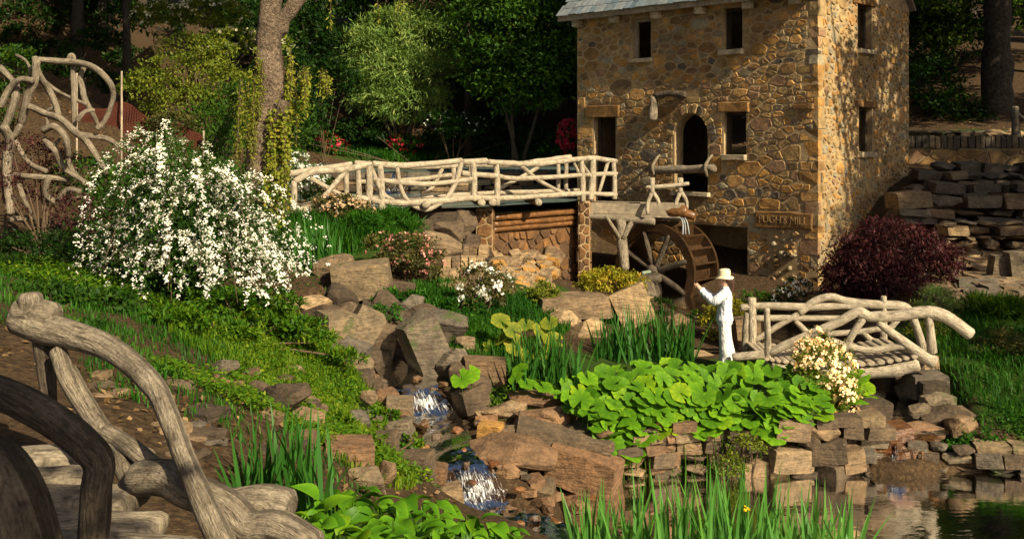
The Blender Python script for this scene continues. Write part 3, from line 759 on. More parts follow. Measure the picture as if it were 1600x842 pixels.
tm.name = 'lettering'; obj('lettering', tm, NT('chalky_carving').set((0.33, 0.215, 0.10), .9).m, sign)
# old board frames inside the doors and windows
def frame(r, fn, w=.09, dep=-.26):
    a, b, c, d = r; s_ = Soup()
    s_.box(fn(a, c, dep), (fn(1, 0) - fn(0, 0)) * w, (fn(0, 0, 1) - fn(0, 0)) * .1, Vector((0, 0, d - c)))
    s_.box(fn(b - w, c, dep), (fn(1, 0) - fn(0, 0)) * w, (fn(0, 0, 1) - fn(0, 0)) * .1, Vector((0, 0, d - c)))
    s_.box(fn(a + w, d - w, dep), (fn(1, 0) - fn(0, 0)) * (b - a - 2 * w), (fn(0, 0, 1) - fn(0, 0)) * .1, Vector((0, 0, w)))
    return s_.build('window_frame', M['grey_wood'], mill)
for r in (W1, W2, W3): frame(r, front)
for r in (S1, S2): frame(r, side)
for o in [c for c in mill.children if c.name.startswith('window_frame')][1:]: o.data.materials[0] = M['old_wood']
s_ = Soup(); a, b, c, d = D4
s_.box(front(a, c, -.3), UF * .1, NF * .1, Vector((0, 0, d - c))); s_.box(front(b - .1, c, -.3), UF * .1, NF * .1, Vector((0, 0, d - c))); s_.build('door_frame', M['old_wood'], mill)
# roof: planes, fascia, corbels, shingles
OV, EX = .28, .55
def roofp(s, q, lift=0):   # q metres up the slope from the eave edge
    run = LS / 2 + OV; rise = ZR - ZE + .55; l = math.hypot(run, rise)
    return front(s, ZE - .05 + rise * q / l, OV - run * q / l) + (NF * rise / l + Vector((0, 0, run / l))) * lift
RL = math.hypot(LS / 2 + OV, ZR - ZE + .55)
s_ = Soup()
for s0, s1 in ((-.1, LF + EX),):
    s_.add([roofp(s0, 0), roofp(s1, 0), roofp(s1, RL), roofp(s0, RL), roofp(s0, 0, .05), roofp(s1, 0, .05), roofp(s1, RL, .05), roofp(s0, RL, .05)],
           [[0, 1, 2, 3], [4, 7, 6, 5], [0, 4, 5, 1], [1, 5, 6, 2], [3, 7, 4, 0], [2, 6, 7, 3]])
    mir = lambda p: p + NF * (2 * (((C0 - NF * LS / 2) - p).dot(NF)))
    Vb = [mir(roofp(s, q, l)) for l in (0, .05) for s, q in ((s0, 0), (s1, 0), (s1, RL), (s0, RL))]
    s_.add(Vb, [[0, 1, 2, 3], [4, 7, 6, 5], [0, 4, 5, 1], [1, 5, 6, 2], [3, 7, 4, 0], [2, 6, 7, 3]])
roof = s_.build('roof', M['grey_wood'], mill)
shm = []
for k in range(8):
    w, l_, t_ = 1, 1, 1
    V = [(x, y, z) for z in (0, 1) for x, y in ((0, rg.uniform(0, .06)), (.5, rg.uniform(0, .04)), (1, rg.uniform(0, .06)), (1, 1), (0, 1))]
    me = mesh_py('shingle', V, [[4, 3, 2, 1, 0], [5, 6, 7, 8, 9], [0, 1, 6, 5], [1, 2, 7, 6], [2, 3, 8, 7], [3, 4, 9, 8], [4, 0, 5, 9]]); me.materials.append(M['shingle']); shm.append(me)
row, nsh = 0, 0; restsh = []
q = -.06
upn = (roofp(0, 0, 1) - roofp(0, 0)); dirq = (roofp(0, 1) - roofp(0, 0))
while q < RL - .1:
    s = LF + EX + .02 - (row % 2) * .13
    while s > -.1:
        w = rg.uniform(.2, .33)
        o = bpy.data.objects.new('shingle', rg.choice(shm)); COL.objects.link(o)
        ex, ey, ez = -UF * (w - .012), dirq * .52, (upn * .022)
        tilt = upn * .035
        mat = Matrix(((ex.x, (ey - tilt).x, ez.x, 0), (ex.y, (ey - tilt).y, ez.y, 0), (ex.z, (ey - tilt).z, ez.z, 0), (0, 0, 0, 1)))
        mat.translation = roofp(s, q + rg.uniform(-.015, .015), .062 + .033)
        o.parent = roof; o.matrix_basis = mat; nsh += 1
        s -= w
        if nsh >= 290: break
    if nsh >= 290: break
    q += .34; row += 1
s_ = Soup()
while q < RL - .1:
    for s in np.arange(-.1, LF + EX - .2, .27):
        V = [roofp(s + a_, q + b_, .06 + c_ + (.035 if b_ == 0 else 0)) for c_ in (0, .022) for a_, b_ in ((0, 0), (.26, 0), (.26, .5), (0, .5))]
        s_.add(V, [[0, 1, 2, 3], [4, 7, 6, 5], [0, 4, 5, 1], [1, 5, 6, 2], [3, 7, 4, 0]])
    q += .34
if s_.V: tag(s_.build('upper_shingles', M['shingle'], roof), kind='stuff')
s_ = Soup(); s_.box(front(-.1, ZE - .17, OV - .03), UF * (LF + EX + .1), NF * .05, Vector((0, 0, .13))); s_.box(front(-.1, ZE - .06, .02), UF * (LF + EX + .1), NF * (OV - .06), Vector((0, 0, .03)))
s_.build('fascia', M['grey_wood'], mill)
for px in (905, 963, 1029, 1097, 1172, 1245):
    s0 = fs(px); me = Soup(); me.box(front(s0 - .13, ZE - .36, -.2), UF * .26, NF * (.2 + OV - .06), Vector((0, 0, .19))); me.build('corbel', M['sill'], mill)
# hoist beam over the door, hanging stump, and the log bar across the doorway
log('hoist_beam', [front(fs(1074), fz(1074, 148), .1), front(fs(1052), fz(1052, 147), .18), front(fs(1030), fz(1030, 150), .22)], .11, .10, M['log_brown'], mill)
log('hanging_stump', [front(fs(1029), fz(1029, 153), .26), front(fs(1030), fz(1030, 170), .28), front(fs(1028), fz(1028, 186), .27)], .09, .15, M['log_grey'], mill)
bar = thing('door_bar', 'horizontal weathered log barring the arched mill doorway, held by bent brackets', 'log bar', front(fs(1074), 3.5, .2))
log('bar', [front(fs(1024), fz(1024, 266), .22), front(fs(1070), fz(1070, 265), .24), front(fs(1123), fz(1123, 263), .22)], .125, .115, M['log_grey'], bar)
for px in (1031, 1113):
    log('bracket', [front(fs(px), fz(px, 243), .02), front(fs(px), fz(px, 250), .20), front(fs(px), fz(px, 262), .38), front(fs(px), fz(px, 275), .26)], .04, .045, M['log_grey'], bar)

# ------------------------------------------------------------------ water wheel
WD = 1.55; HUB = front(fs(1043) , 0, 0)  # refined below
k = (1021 - 800) / F_PX; o_ = C0 + NF * WD; sH = (o_.x - k * o_.y) / (cs + sn * k)
HC = o_ + UF * sH; HC.z = CZ - (424 - HY) / F_PX * HC.y
AX, E1, E2 = -NF, -UF, Vector((0, 0, 1)); RO, WW = 1.34, 1.12
wheel = thing('water_wheel', 'large dark wet wooden water wheel with log spokes beside the mill', 'water wheel', HC - Vector((0, 0, RO)))
def wp(r, a, d): return HC + (E1 * math.cos(a) + E2 * math.sin(a)) * r + AX * d
def annulus(d0, d1, ri, ro, n=44):
    V, Fc = [], []
    for i in range(n):
        a = 2 * math.pi * i / n
        V += [wp(ri, a, d0), wp(ro, a, d0), wp(ro, a, d1), wp(ri, a, d1)]
    for i in range(n):
        b, c = 4 * i, 4 * ((i + 1) % n)
        for j in range(4): Fc.append([b + j, c + j, c + (j + 1) % 4, b + (j + 1) % 4])
    return V, Fc
for d0 in (0, WW):
    V, Fc = annulus(d0, d0 + .09, 1.10, RO); obj('rim', mesh_py('rim', V, Fc, .5), M['wet_wood'], wheel)
V, Fc = annulus(.09, WW, 1.03, 1.08); obj('drum', mesh_py('drum', V, Fc, .5), M['wet_wood'], wheel)
for i in range(20):
    a = 2 * math.pi * (i + .3) / 20; V = []
    for d in (.085, WW + .005):
        V += [wp(1.075, a, d), wp(RO + .015, a + .10, d), wp(RO + .015, a + .135, d), wp(1.075, a + .04, d)]
    obj('paddle', mesh_py('paddle', V, [[0, 1, 2, 3], [7, 6, 5, 4], [0, 4, 5, 1], [1, 5, 6, 2], [2, 6, 7, 3], [3, 7, 4, 0]], .5), M['wet_wood'], wheel)
for i in range(8):
    a = 2 * math.pi * i / 8 + .32
    log('spoke', [wp(.12, a, .05), wp(.6, a, .04), wp(1.13, a, .05)], .085, .075, M['log_brown'], wheel, lump=.05)
log('hub', [wp(0, 0, -.12), wp(0, 0, .3)], .17, .17, M['log_brown'], wheel, seg=12, lump=.03)
log('axle', [wp(0, 0, -.5), wp(0, 0, -.1)], .05, .05, M['iron'], wheel, lump=.02)
st = thing('wheel_stand', 'stout tree-trunk bearing stand holding the wheel axle', 'stand', wp(0, 0, -.45) - Vector((0, 0, 1.1)))
b0 = wp(0, 0, -.42)
log('trunk', [b0 + Vector((.12, -.05, -1.15)), b0 + Vector((.05, 0, -.6)), b0 + Vector((0, 0, -.2))], .42, .24, M['log_brown'], st, seg=12)
log('bearing_block', [b0 + Vector((-.42, .1, -.16)), b0 + Vector((0, 0, -.15)), b0 + Vector((.42, -.1, -.14))], .12, .12, M['log_brown'], st)

# ------------------------------------------------------------------ flume, dam, piers
fl = thing('mill_flume', 'weathered plank flume on a forked log post leading to the wheel', 'flume', P(970, 415, 28.4))
fa, fb = P(915, 326, 29.2), P(1068, 330, 28.15)
dirf = (fb - fa); nf = Vector((-dirf.y, dirf.x, 0)).normalized()
for off, lab in ((-.42, 0), (.42, 1)):
    s_ = Soup(); s_.box(fa + nf * off + Vector((0, 0, -.10)), dirf, nf * .05, Vector((0, 0, .30))); s_.build('side_board', M['grey_wood'], fl)
s_ = Soup(); s_.box(fa - nf * .42 + Vector((0, 0, -.16)), dirf, nf * .9, Vector((0, 0, .05))); s_.build('floor_board', M['grey_wood'], fl)
log('edge_log', [P(916, 338, 28.7), P(960, 341, 28.4), P(1022, 347, 28.0)], .075, .10, M['log_grey'], fl)
log('top_edge', [P(925, 315, 29.0), P(1000, 318, 28.5)], .03, .03, M['log_grey'], fl)
log('post', [P(976, 420, 28.3), P(972, 385, 28.3), P(970, 345, 28.3)], .14, .15, M['log_grey'], fl)
log('fork', [P(974, 372, 28.2), P(984, 352, 28.2), P(992, 341, 28.2)], .08, .07, M['log_grey'], fl)
log('fork', [P(969, 372, 28.2), P(956, 352, 28.2), P(947, 338, 28.2)], .05, .05, M['log_grey'], fl)
log('spout', [P(1040, 330, 28.1), P(1055, 332, 27.9), P(1072, 330, 27.8)], .13, .16, M['timber'], fl)
log('spout', [P(1068, 334, 27.9), P(1085, 338, 27.8)], .13, .1, M['timber'], fl)
rl = thing('flume_rail', 'small log trestle rail standing on the flume end', 'rail', P(1040, 338, 28.0))
log('crossbar', [P(1010, 293, 28.0), P(1045, 291, 27.95), P(1076, 287, 27.9)], .06, .055, M['log'], rl)
for x in (1019, 1063):
    log('post', [P(x, 279, 28.0), P(x, 302, 28.0)], .075, .07, M['log'], rl)
    log('leg', [P(x, 300, 28.0), P(x - 7, 318, 27.95), P(x - 7, 334, 27.9)], .06, .05, M['log'], rl)
    log('leg', [P(x + 1, 300, 28.0), P(x + 10, 316, 28.05), P(x + 8, 336, 28.05)], .06, .05, M['log'], rl)
# falling water from flume spout: thin strands
for dx in (-3, 0, 4): log('water_jet', [P(1066 + dx, 340, 27.72), P(1070 + dx, 348, 27.66), P(1071 + dx * 1.4, 366, 27.62)], .011, .02, NT('jet_water').set((.30, .34, .35), .2).m, fl, lump=.4)

dam = thing('dam_wall', 'orange stained stone dam wall with timber sluice boards under the log bridge', 'dam', P(840, 445, 27.5))
dA, dB = P(768, 0, 27.0), P(912, 0, 29.3); dA.z = dB.z = 0
dd_ = (dB - dA); DL = dd_.length; du = dd_.normalized(); dn = Vector((du.y, -du.x, 0))
def damf(s, z, d=0): return dA + du * s + dn * d + Vector((0, 0, z))
s_ = Soup(); wall_sheet(s_, damf, 0, DL, .3, 2.75, [], .5); s_.quad(damf(0, 2.75, 0), damf(DL, 2.75, 0), damf(DL, 2.75, -.5), damf(0, 2.75, -.5)); s_.build('wall', M['damp_mortar'], dam)
for p in rubble(.02, DL - .02, .6, 2.25, .1, .24, [], 1.0, 21, 4000):
    V, Fc = stone_VF(p, damf, rg, h=.05); obj('stone', mesh_py('stone', V, Fc, rg.random()), M['dam_stone'], dam)
for z, d in ((2.68, .14), (2.50, .10), (2.36, .06)):
    log('sluice_board', [damf(.0, z - .02, d), damf(DL * .5, z, d), damf(DL, z + .02, d)], .075, .075, M['timber'], dam, lump=.06)
def pier(name, px0, px1, Y, ztop, zbot, label, seedv, ymat='dam_stone'):
    a, b = P(px0, 0, Y), P(px1, 0, Y); w = b.x - a.x
    t = thing(name, label, 'pier', (a.x + w / 2, Y, zbot))
    def pf(s, z, d=0): return Vector((a.x + s, Y - d, z))
    def pr(s, z, d=0): return Vector((b.x + d, Y + s, z))
    def pl(s, z, d=0): return Vector((a.x - d, Y + .8 - s, z))
    s_ = Soup(); s_.box((a.x, Y, zbot), (w, 0, 0), (0, .8, 0), (0, 0, ztop - zbot)); s_.build('core', M['mortar'], t)
    for fn, L_, sd in ((pf, w, 1), (pr, .8, 2), (pl, .8, 3)):
        for p in rubble(.01, L_ - .01, zbot, ztop - .03, .09, .19, [], 1.1, seedv + sd, 1500):
            V, Fc = stone_VF(p, fn, rg, h=.04); obj('stone', mesh_py('stone', V, Fc, rg.random()), M[ymat], t)
pier('bridge_pier', 744, 770, 26.3, 2.93, 1.0, 'tan stone pier under the middle of the long log bridge', 31)
pier('bridge_pier', 904, 922, 28.6, 3.0, .5, 'stone pier between the dam and the mill flume', 41)

# ------------------------------------------------------------------ long upper bridge
def Yb(px): return float(np.interp(px, [440, 600, 740, 905, 985], [22.7, 23.9, 25.3, 28.5, 29.8]))
br = thing('log_bridge', 'long pale rustic log bridge crossing above the dam to the mill', 'bridge', P(740, 325, 25.8))
def ub(x, y, rear): px, py = 440 + x / 2.963, 230 + y / 2.963; return P(px, py, Yb(px) + (1.35 if rear else 0))
def ubl(name, pts, r, r1=None, rear=False, mat='log', **kw): log(name, [ub(x, y, rear) for x, y in pts], r * .62, (r1 or r) * .62, M[mat], br, **kw)
for pts in ([(60, 158), (150, 116), (300, 104), (412, 76)], [(424, 78), (530, 86), (640, 82), (832, 64)], [(842, 70), (948, 65)], [(958, 70), (1130, 79), (1280, 68), (1430, 52), (1548, 66)]):
    ubl('handrail', pts, .125, .12)
for pts in ([(-5, 128), (100, 114), (322, 78)], [(340, 76), (600, 92), (835, 84)], [(850, 80), (1000, 84), (1130, 74), (1338, 45)]): ubl('handrail', pts, .12, .11, True)
for x0, y0, x1, y1 in ((57, 160, 52, 305), (404, 80, 404, 262), (455, 82, 466, 296), (886, 70, 891, 246), (993, 74, 998, 266), (1388, 60, 1395, 250), (1536, 62, 1541, 238)):
    ubl('post', [(x0, y0), ((x0 + x1) / 2 + 2, (y0 + y1) / 2), (x1, y1)], .115, .13)
for x0, y0, x1, y1 in ((300, 100, 300, 228), (353, 76, 358, 235), (795, 86, 795, 222), (876, 82, 876, 215), (1280, 70, 1282, 195), (1317, 60, 1316, 195)):
    ubl('post', [(x0, y0), (x1, y1)], .105, .11, True)
ubl('rail', [(425, 150), (560, 165), (700, 170), (880, 150)], .105, .10); ubl('rail', [(895, 128), (1000, 135), (1100, 146), (1380, 131), (1550, 122)], .11, .10)
ubl('rail', [(365, 160), (560, 155), (785, 130)], .095, .09, True); ubl('rail', [(835, 122), (940, 130)], .13, .10, True)
ubl('curved_brace', [(533, 85), (552, 190), (592, 260), (655, 290), (692, 284)], .09, .09); ubl('curved_brace', [(832, 72), (803, 170), (760, 240), (688, 286)], .10, .09)
ubl('curved_brace', [(410, 85), (450, 180), (480, 225), (518, 246)], .09, .08); ubl('curved_brace', [(742, 102), (702, 180), (640, 238)], .09, .09, True)
ubl('brace', [(300, 108), (220, 200), (140, 292)], .095, .09); ubl('brace', [(135, 145), (220, 192), (312, 236)], .095, .09, True)
ubl('brace', [(1108, 88), (1200, 160), (1312, 216)], .09, .08); ubl('brace', [(1186, 95), (1080, 155), (978, 206)], .09, .085, True)
ubl('forked_post', [(1442, 52), (1440, 130), (1430, 240)], .13, .17); ubl('forked_post', [(1395, 85), (1420, 120), (1442, 148)], .08, .09); ubl('brace', [(1512, 64), (1490, 140), (1470, 208)], .085, .08)
ubl('brace', [(1355, 75), (1375, 120)], .07, .07)
ubl('edge_beam', [(425, 246), (560, 260), (740, 248), (880, 236)], .13, .13); ubl('edge_beam', [(890, 235), (1060, 236), (1392, 214)], .12, .11); ubl('edge_beam', [(1395, 214), (1550, 220)], .1, .1)
ubl('edge_beam', [(55, 300), (200, 272), (312, 240), (424, 246)], .13, .13); ubl('edge_beam', [(300, 232), (600, 240), (860, 218), (1380, 200)], .1, .1, True)
for x, y in ((926, 258), (977, 256), (1190, 256)):
    px, py = 440 + x / 2.963, 230 + y / 2.963
    log('cross_beam', [P(px, py, Yb(px) - .25), P(px, py, Yb(px) - .25) + Vector((-.3, 1.9, 0))], .10, .095, M['log'], br)
log('stub', [ub(672, 262, False) + Vector((0, -.25, 0)), ub(672, 262, False) + Vector((0, .4, 0))], .1, .1, M['log'], br)
bl = [ub(x, y + 2, False) for x, y in ((0, 306), (55, 302), (200, 274), (312, 245), (424, 250), (560, 258), (740, 248), (880, 238), (1060, 238), (1392, 216), (1550, 222))]
CL = catmull(bl, 61)
pm = None
for i in range(60):
    a, b = CL[i], CL[i + 1]; t = (b - a); n_ = Vector((-t.y, t.x, 0)).normalized()
    s_ = Soup(); s_.box(a + t * .03 - n_ * .02 + Vector((0, 0, -.03 + rg.uniform(-.01, .01))), t * .94, n_ * 1.36, Vector((0, 0, .06)), rg.random()); s_.build('deck_plank', M['grey_wood'], br)

# ------------------------------------------------------------------ short right bridge
b2 = thing('log_footbridge', 'short arched pale log footbridge over the narrow channel', 'bridge', P(1320, 560, 16.8))
def rb(x, y, rear): px, py = 1150 + x / 2.631, 440 + y / 2.631; return P(px, py, (17.9 if rear else 16.6) - (px - 1200) * (.0012 if rear else .0022))
def rbl(name, pts, r, r1=None, rear=False, **kw): log(name, [rb(x, y, rear) for x, y in pts], r, r1, M['log'], b2, step=.07, seg=10, **kw)
rbl('post', [(127, 112), (130, 225), (131, 338)], .052, .058); rbl('post', [(66, 70), (66, 180), (64, 292)], .075, .085, True); rbl('post', [(607, 62), (608, 255)], .055, .06, True); rbl('post', [(788, 104), (797, 190), (808, 290)], .058, .07)
rbl('brace', [(48, 130), (40, 200), (36, 285)], .06, .06, True)
rbl('handrail', [(22, 108), (120, 99), (290, 104), (420, 100), (560, 96), (690, 100)], .065, .06, True)
rbl('handrail', [(262, 126), (330, 78), (392, 63), (470, 86), (640, 98), (705, 112), (742, 185), (772, 292)], .07, .075, True)
rbl('handrail', [(140, 292), (230, 250), (345, 200), (430, 160), (500, 124), (540, 140)], .06, .085); rbl('handrail', [(500, 128), (560, 146), (650, 142), (775, 124), (860, 142), (965, 215)], .075, .10)
rbl('rail', [(80, 150), (250, 150), (430, 150)], .055, .05, True); rbl('rail', [(372, 216), (500, 206), (592, 194)], .055, .05, True)
rbl('brace', [(80, 240), (170, 184), (268, 126)], .055, .05, True); rbl('brace', [(246, 162), (300, 215)], .05, .05, True); rbl('brace', [(448, 275), (486, 205), (524, 150)], .055, .06)
rbl('brace', [(585, 168), (680, 240), (745, 290), (815, 330)], .06, .10); rbl('curved_brace', [(375, 235), (470, 268), (560, 282), (650, 268), (720, 262)], .055, .055)
rbl('brace', [(518, 206), (560, 242), (612, 250)], .05, .05, True); rbl('brace', [(664, 158), (632, 192), (598, 212)], .05, .05, True)
rbl('edge_beam', [(-10, 312), (60, 304), (112, 300)], .07, .07); rbl('main_beam', [(150, 345), (340, 372), (520, 372), (640, 362), (745, 342)], .1, .11)
rbl('main_beam', [(60, 320), (340, 350), (720, 320)], .1, .1, True)
bl = [rb(x, y, False) for x, y in ((108, 318), (200, 330), (340, 346), (480, 342), (620, 328), (740, 306))]; CL = catmull(bl, 19)
for i in range(18):
    a, b = CL[i], CL[i + 1]; t = b - a; w = t.length * .5
    V, Fc, U_ = tube_arrays([a + t * .5 + Vector((0, -.1, .02)), a + t * .5 + Vector((.02, 1.35, .02 + rg.uniform(-.01, .01)))], w * .96, w * .96, seg=8, lump=.05)
    zc = (a + t * .5).z + .02; V = [Vector((p.x, p.y, zc + (p.z - zc) * .55)) for p in V]
    obj('deck_log', mesh_py('deck_log', V, Fc, rg.random()), M['grey_wood'], b2)

# ------------------------------------------------------------------ rocks
def boulder_mesh(seed, flat=.0):
    rg_ = random.Random(seed); bm = bmesh.new()
    for i in range(20):
        v_ = Vector((rg_.gauss(0, 1), rg_.gauss(0, 1), rg_.gauss(0, 1))).normalized()
        m_ = max(abs(v_.x), abs(v_.y), abs(v_.z)); v_ = v_ * (.55 + .45 * (1 / m_ - .0) * .85) * rg_.uniform(.82, 1.02)
        bm.verts.new((max(-1, min(1, v_.x)), max(-1, min(1, v_.y)), max(-1, min(1, v_.z))))
    r_ = bmesh.ops.convex_hull(bm, input=bm.verts)
    bmesh.ops.delete(bm, geom=[v_ for v_ in bm.verts if not v_.link_faces], context='VERTS')
    bmesh.ops.dissolve_limit(bm, angle_limit=R(14), verts=bm.verts, edges=bm.edges)
    bmesh.ops.bevel(bm, geom=list(bm.edges), offset=.035, segments=1, affect='EDGES', clamp_overlap=True)
    bmesh.ops.triangulate(bm, faces=bm.faces)
    bmesh.ops.subdivide_edges(bm, edges=[e for e in bm.edges if e.calc_length() > .35], cuts=1)
    ph = [rg_.uniform(0, 6) for _ in range(6)]
    for v_ in bm.verts:
        c = v_.co; k_ = .035 * math.sin(5 * c.x + ph[0]) * math.sin(6 * c.y + ph[1]) + .03 * math.sin(9 * c.z + ph[2] + 3 * c.x) + rg_.uniform(-.018, .018)
        v_.co = c * (1 + k_)
    me = bpy.data.meshes.new('boulder'); bm.to_mesh(me); bm.free(); return me
BP = [boulder_mesh(100 + i) for i in range(16)]
def chunk_mesh(seed):
    rg_ = random.Random(seed); bm = bmesh.new(); b = .16
    for sx in (-1, 1):
        for sy in (-1, 1):
            for sz in (-1, 1):
                j = [rg_.uniform(.82, 1) for _ in range(3)]
                for q in range(3):
                    c = [sx * j[0], sy * j[1], sz * j[2]]; c[q] *= 1 - b * rg_.uniform(.6, 1.4); bm.verts.new(c)
    bmesh.ops.convex_hull(bm, input=bm.verts)
    bmesh.ops.delete(bm, geom=[v_ for v_ in bm.verts if not v_.link_faces], context='VERTS')
    me = bpy.data.meshes.new('stone'); bm.to_mesh(me); bm.free(); return me
CK = [chunk_mesh(300 + i) for i in range(20)]
MESHMAT = {}
def with_mat(me, mat):
    k_ = (me.name, mat.name)
    if k_ not in MESHMAT: m_ = me.copy(); m_.materials.clear(); m_.materials.append(mat); MESHMAT[k_] = m_
    return MESHMAT[k_]
rr = random.Random(77)
def hit0(px, py, Y0=6.8, Y1=19.0):
    Ys = np.arange(Y0, Y1, .06); X = (px - 800) / F_PX * Ys; Z = CZ - (py - HY) / F_PX * Ys
    i = np.nonzero(Z <= G(X, Ys))[0]
    return P(px, py, Ys[i[0]] if len(i) else 11.0)
def rock(px, py, w, h, Y, mat, label, group=None, dep=1.0, yaw=None, tilt=0, lean=0, name='boulder', sink=.06):
    c = P(px, py, Y); k_ = Y / F_PX; sx, sz = w * k_ / 2 * 1.08, h * k_ / 2 * 1.08; sy = sx * dep
    c.y += sy * .5; gz = g1(c.x, c.y)
    top = c.z + sz; bot = min(c.z - sz, gz - sink); 
    if top - bot > 2.5 * sz: bot = top - 2.5 * sz
    blk = rr.random() < .5
    me = with_mat(CK[rr.randrange(20)] if blk else BP[rr.randrange(len(BP))], M[mat])
    o = inst(name, me, (c.x, c.y, (top + bot) / 2), (R(lean), R(tilt + (rr.uniform(-9, 9) if blk else 0)), R((yaw if yaw is not None else rr.uniform(-25, 25)) + (rr.uniform(-22, 22) if blk else 0))), (sx, max(sy, .05), (top - bot) / 2))
    return tag(o, label, 'rock', group)
L1 = 'broad rock slab overhanging the brook by the white rapids'; 
rock(800, 716, 172, 56, 13.4, 'redstone', 'long reddish sandstone slab jutting over the brook beside the lower rapids', None, .7, 4, 3)
rock(915, 732, 112, 46, 13.6, 'redstone', 'wide brown slab next to the long reddish slab above the reeds', None, .7, 0, 8)
rock(878, 690, 150, 34, 14.0, 'darkstone', 'flat grey-brown slab lying on top of the wide brown slab', None, .8, 10, 2)
rock(858, 657, 118, 40, 14.5, 'redstone', 'thick brown slab under the butterbur edge', None, .7, -6, 4)
rock(790, 648, 92, 42, 14.9, 'sandstone', 'squared sandstone block at the brook side of the slab pile', None, .7, 12)
rock(838, 626, 96, 30, 15.1, 'redstone', 'thin reddish slab at the top of the slab pile', None, .7, -8, 3)
rock(758, 583, 66, 40, 15.9, 'sandstone', 'grey-brown rock below the sloping lawn above the slab pile', None, .8)
rock(766, 676, 36, 26, 13.9, 'orangestone', 'small bright orange rock perched on the long slab', None, .8)
rock(803, 682, 38, 24, 13.9, 'sandstone', 'small brown rock beside the bright orange rock', None, .8)
G2 = 'boulders heaped over the dark hollow of the brook'
rock(662, 535, 56, 84, 16.3, 'greystone', 'tall upright grey-brown boulder at the mouth of the dark hollow', G2, .9, 15, -16)
rock(705, 570, 62, 66, 16.2, 'greystone', 'rounded grey boulder leaning beside the tall upright boulder', G2, .8, 5, 25)
rock(700, 507, 78, 46, 17.2, 'greystone', 'wedge shaped grey boulder on top of the heap', G2, .8, -10, 22)
rock(560, 515, 46, 70, 16.6, 'greystone', 'tilted oval grey boulder left of the dark hollow', G2, .7, 0, 25)
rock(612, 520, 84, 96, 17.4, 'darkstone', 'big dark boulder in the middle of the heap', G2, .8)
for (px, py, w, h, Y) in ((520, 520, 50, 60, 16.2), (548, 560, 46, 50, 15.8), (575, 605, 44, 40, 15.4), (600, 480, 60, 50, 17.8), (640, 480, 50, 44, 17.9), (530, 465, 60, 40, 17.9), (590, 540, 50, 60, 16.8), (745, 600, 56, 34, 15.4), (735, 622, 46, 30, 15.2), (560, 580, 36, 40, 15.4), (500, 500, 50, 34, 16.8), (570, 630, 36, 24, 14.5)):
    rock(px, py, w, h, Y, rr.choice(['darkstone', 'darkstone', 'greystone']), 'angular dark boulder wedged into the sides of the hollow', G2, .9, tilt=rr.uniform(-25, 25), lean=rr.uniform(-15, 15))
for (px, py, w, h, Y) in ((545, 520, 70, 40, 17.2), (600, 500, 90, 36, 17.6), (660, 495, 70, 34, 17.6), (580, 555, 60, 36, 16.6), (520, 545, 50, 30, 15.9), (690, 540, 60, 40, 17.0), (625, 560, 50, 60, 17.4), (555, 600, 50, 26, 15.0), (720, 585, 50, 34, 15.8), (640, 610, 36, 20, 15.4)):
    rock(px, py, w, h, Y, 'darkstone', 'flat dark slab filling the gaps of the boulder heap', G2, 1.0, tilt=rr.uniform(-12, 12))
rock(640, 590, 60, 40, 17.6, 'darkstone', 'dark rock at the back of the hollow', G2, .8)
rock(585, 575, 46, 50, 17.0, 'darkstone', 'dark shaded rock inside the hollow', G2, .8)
rock(728, 545, 50, 40, 16.9, 'sandstone', 'brown rock at the lawn end of the heap', G2, .8)
rock(535, 490, 60, 40, 17.4, 'darkstone', 'dark rock behind the tilted oval boulder', G2, .8)
rock(478, 478, 86, 38, 17, 'tanstone', 'smooth tan boulder half buried at the top of the bank', None, .7, 5, 6)
rock(562, 437, 92, 50, 18.6, 'greystone', 'wide angular grey boulder below the iris bed', None, .7, -10, -4)
rock(522, 412, 76, 34, 19.4, 'sandstone', 'low brown boulder at the foot of the iris bed', None, .7)
rock(620, 455, 46, 26, 18.6, 'darkstone', 'low dark rock beneath the pink azalea', None, .8)
rock(688, 384, 82, 44, 22.4, 'sandstone', 'curved sandstone slab standing at the head of the steps', None, .6, 10, 8)
rock(745, 400, 60, 30, 22.4, 'darkstone', 'brown rock between the curved slab and the pier', None, .7)
PLT = rock(935, 482, 200, 44, 20.3, 'tanstone', 'broad flat tan boulder under the golden shrub', None, .55, 3, -4)
rock(990, 474, 56, 50, 19.9, 'tanstone', 'pale jagged end of rock beside the golden shrub', None, .6, 20, -24)
rock(918, 520, 78, 50, 18.5, 'tanstone', 'striated tan block beside the tall iris clump', None, .8, 8)
rock(880, 502, 60, 32, 18.9, 'tanstone', 'low pale block behind the butterbur leaves', None, .8)
rock(890, 480, 120, 34, 19.6, 'sandstone', 'brown ledge below the broad flat boulder', None, .6)
rock(1050, 510, 90, 40, 20, 'sandstone', 'brown rock behind the tall iris clump', None, .7)
rock(1085, 565, 50, 26, 18.0, 'tanstone', 'flat stone at the path edge by the photographer', None, .8)
rock(1165, 515, 40, 40, 18.9, 'sandstone', 'rounded brown rock beside the footbridge post', None, .8)
GB = 'rocks scattered down the grassy bank'; LB = 'brown sandstone rock half sunk in the grassy bank left of the brook'
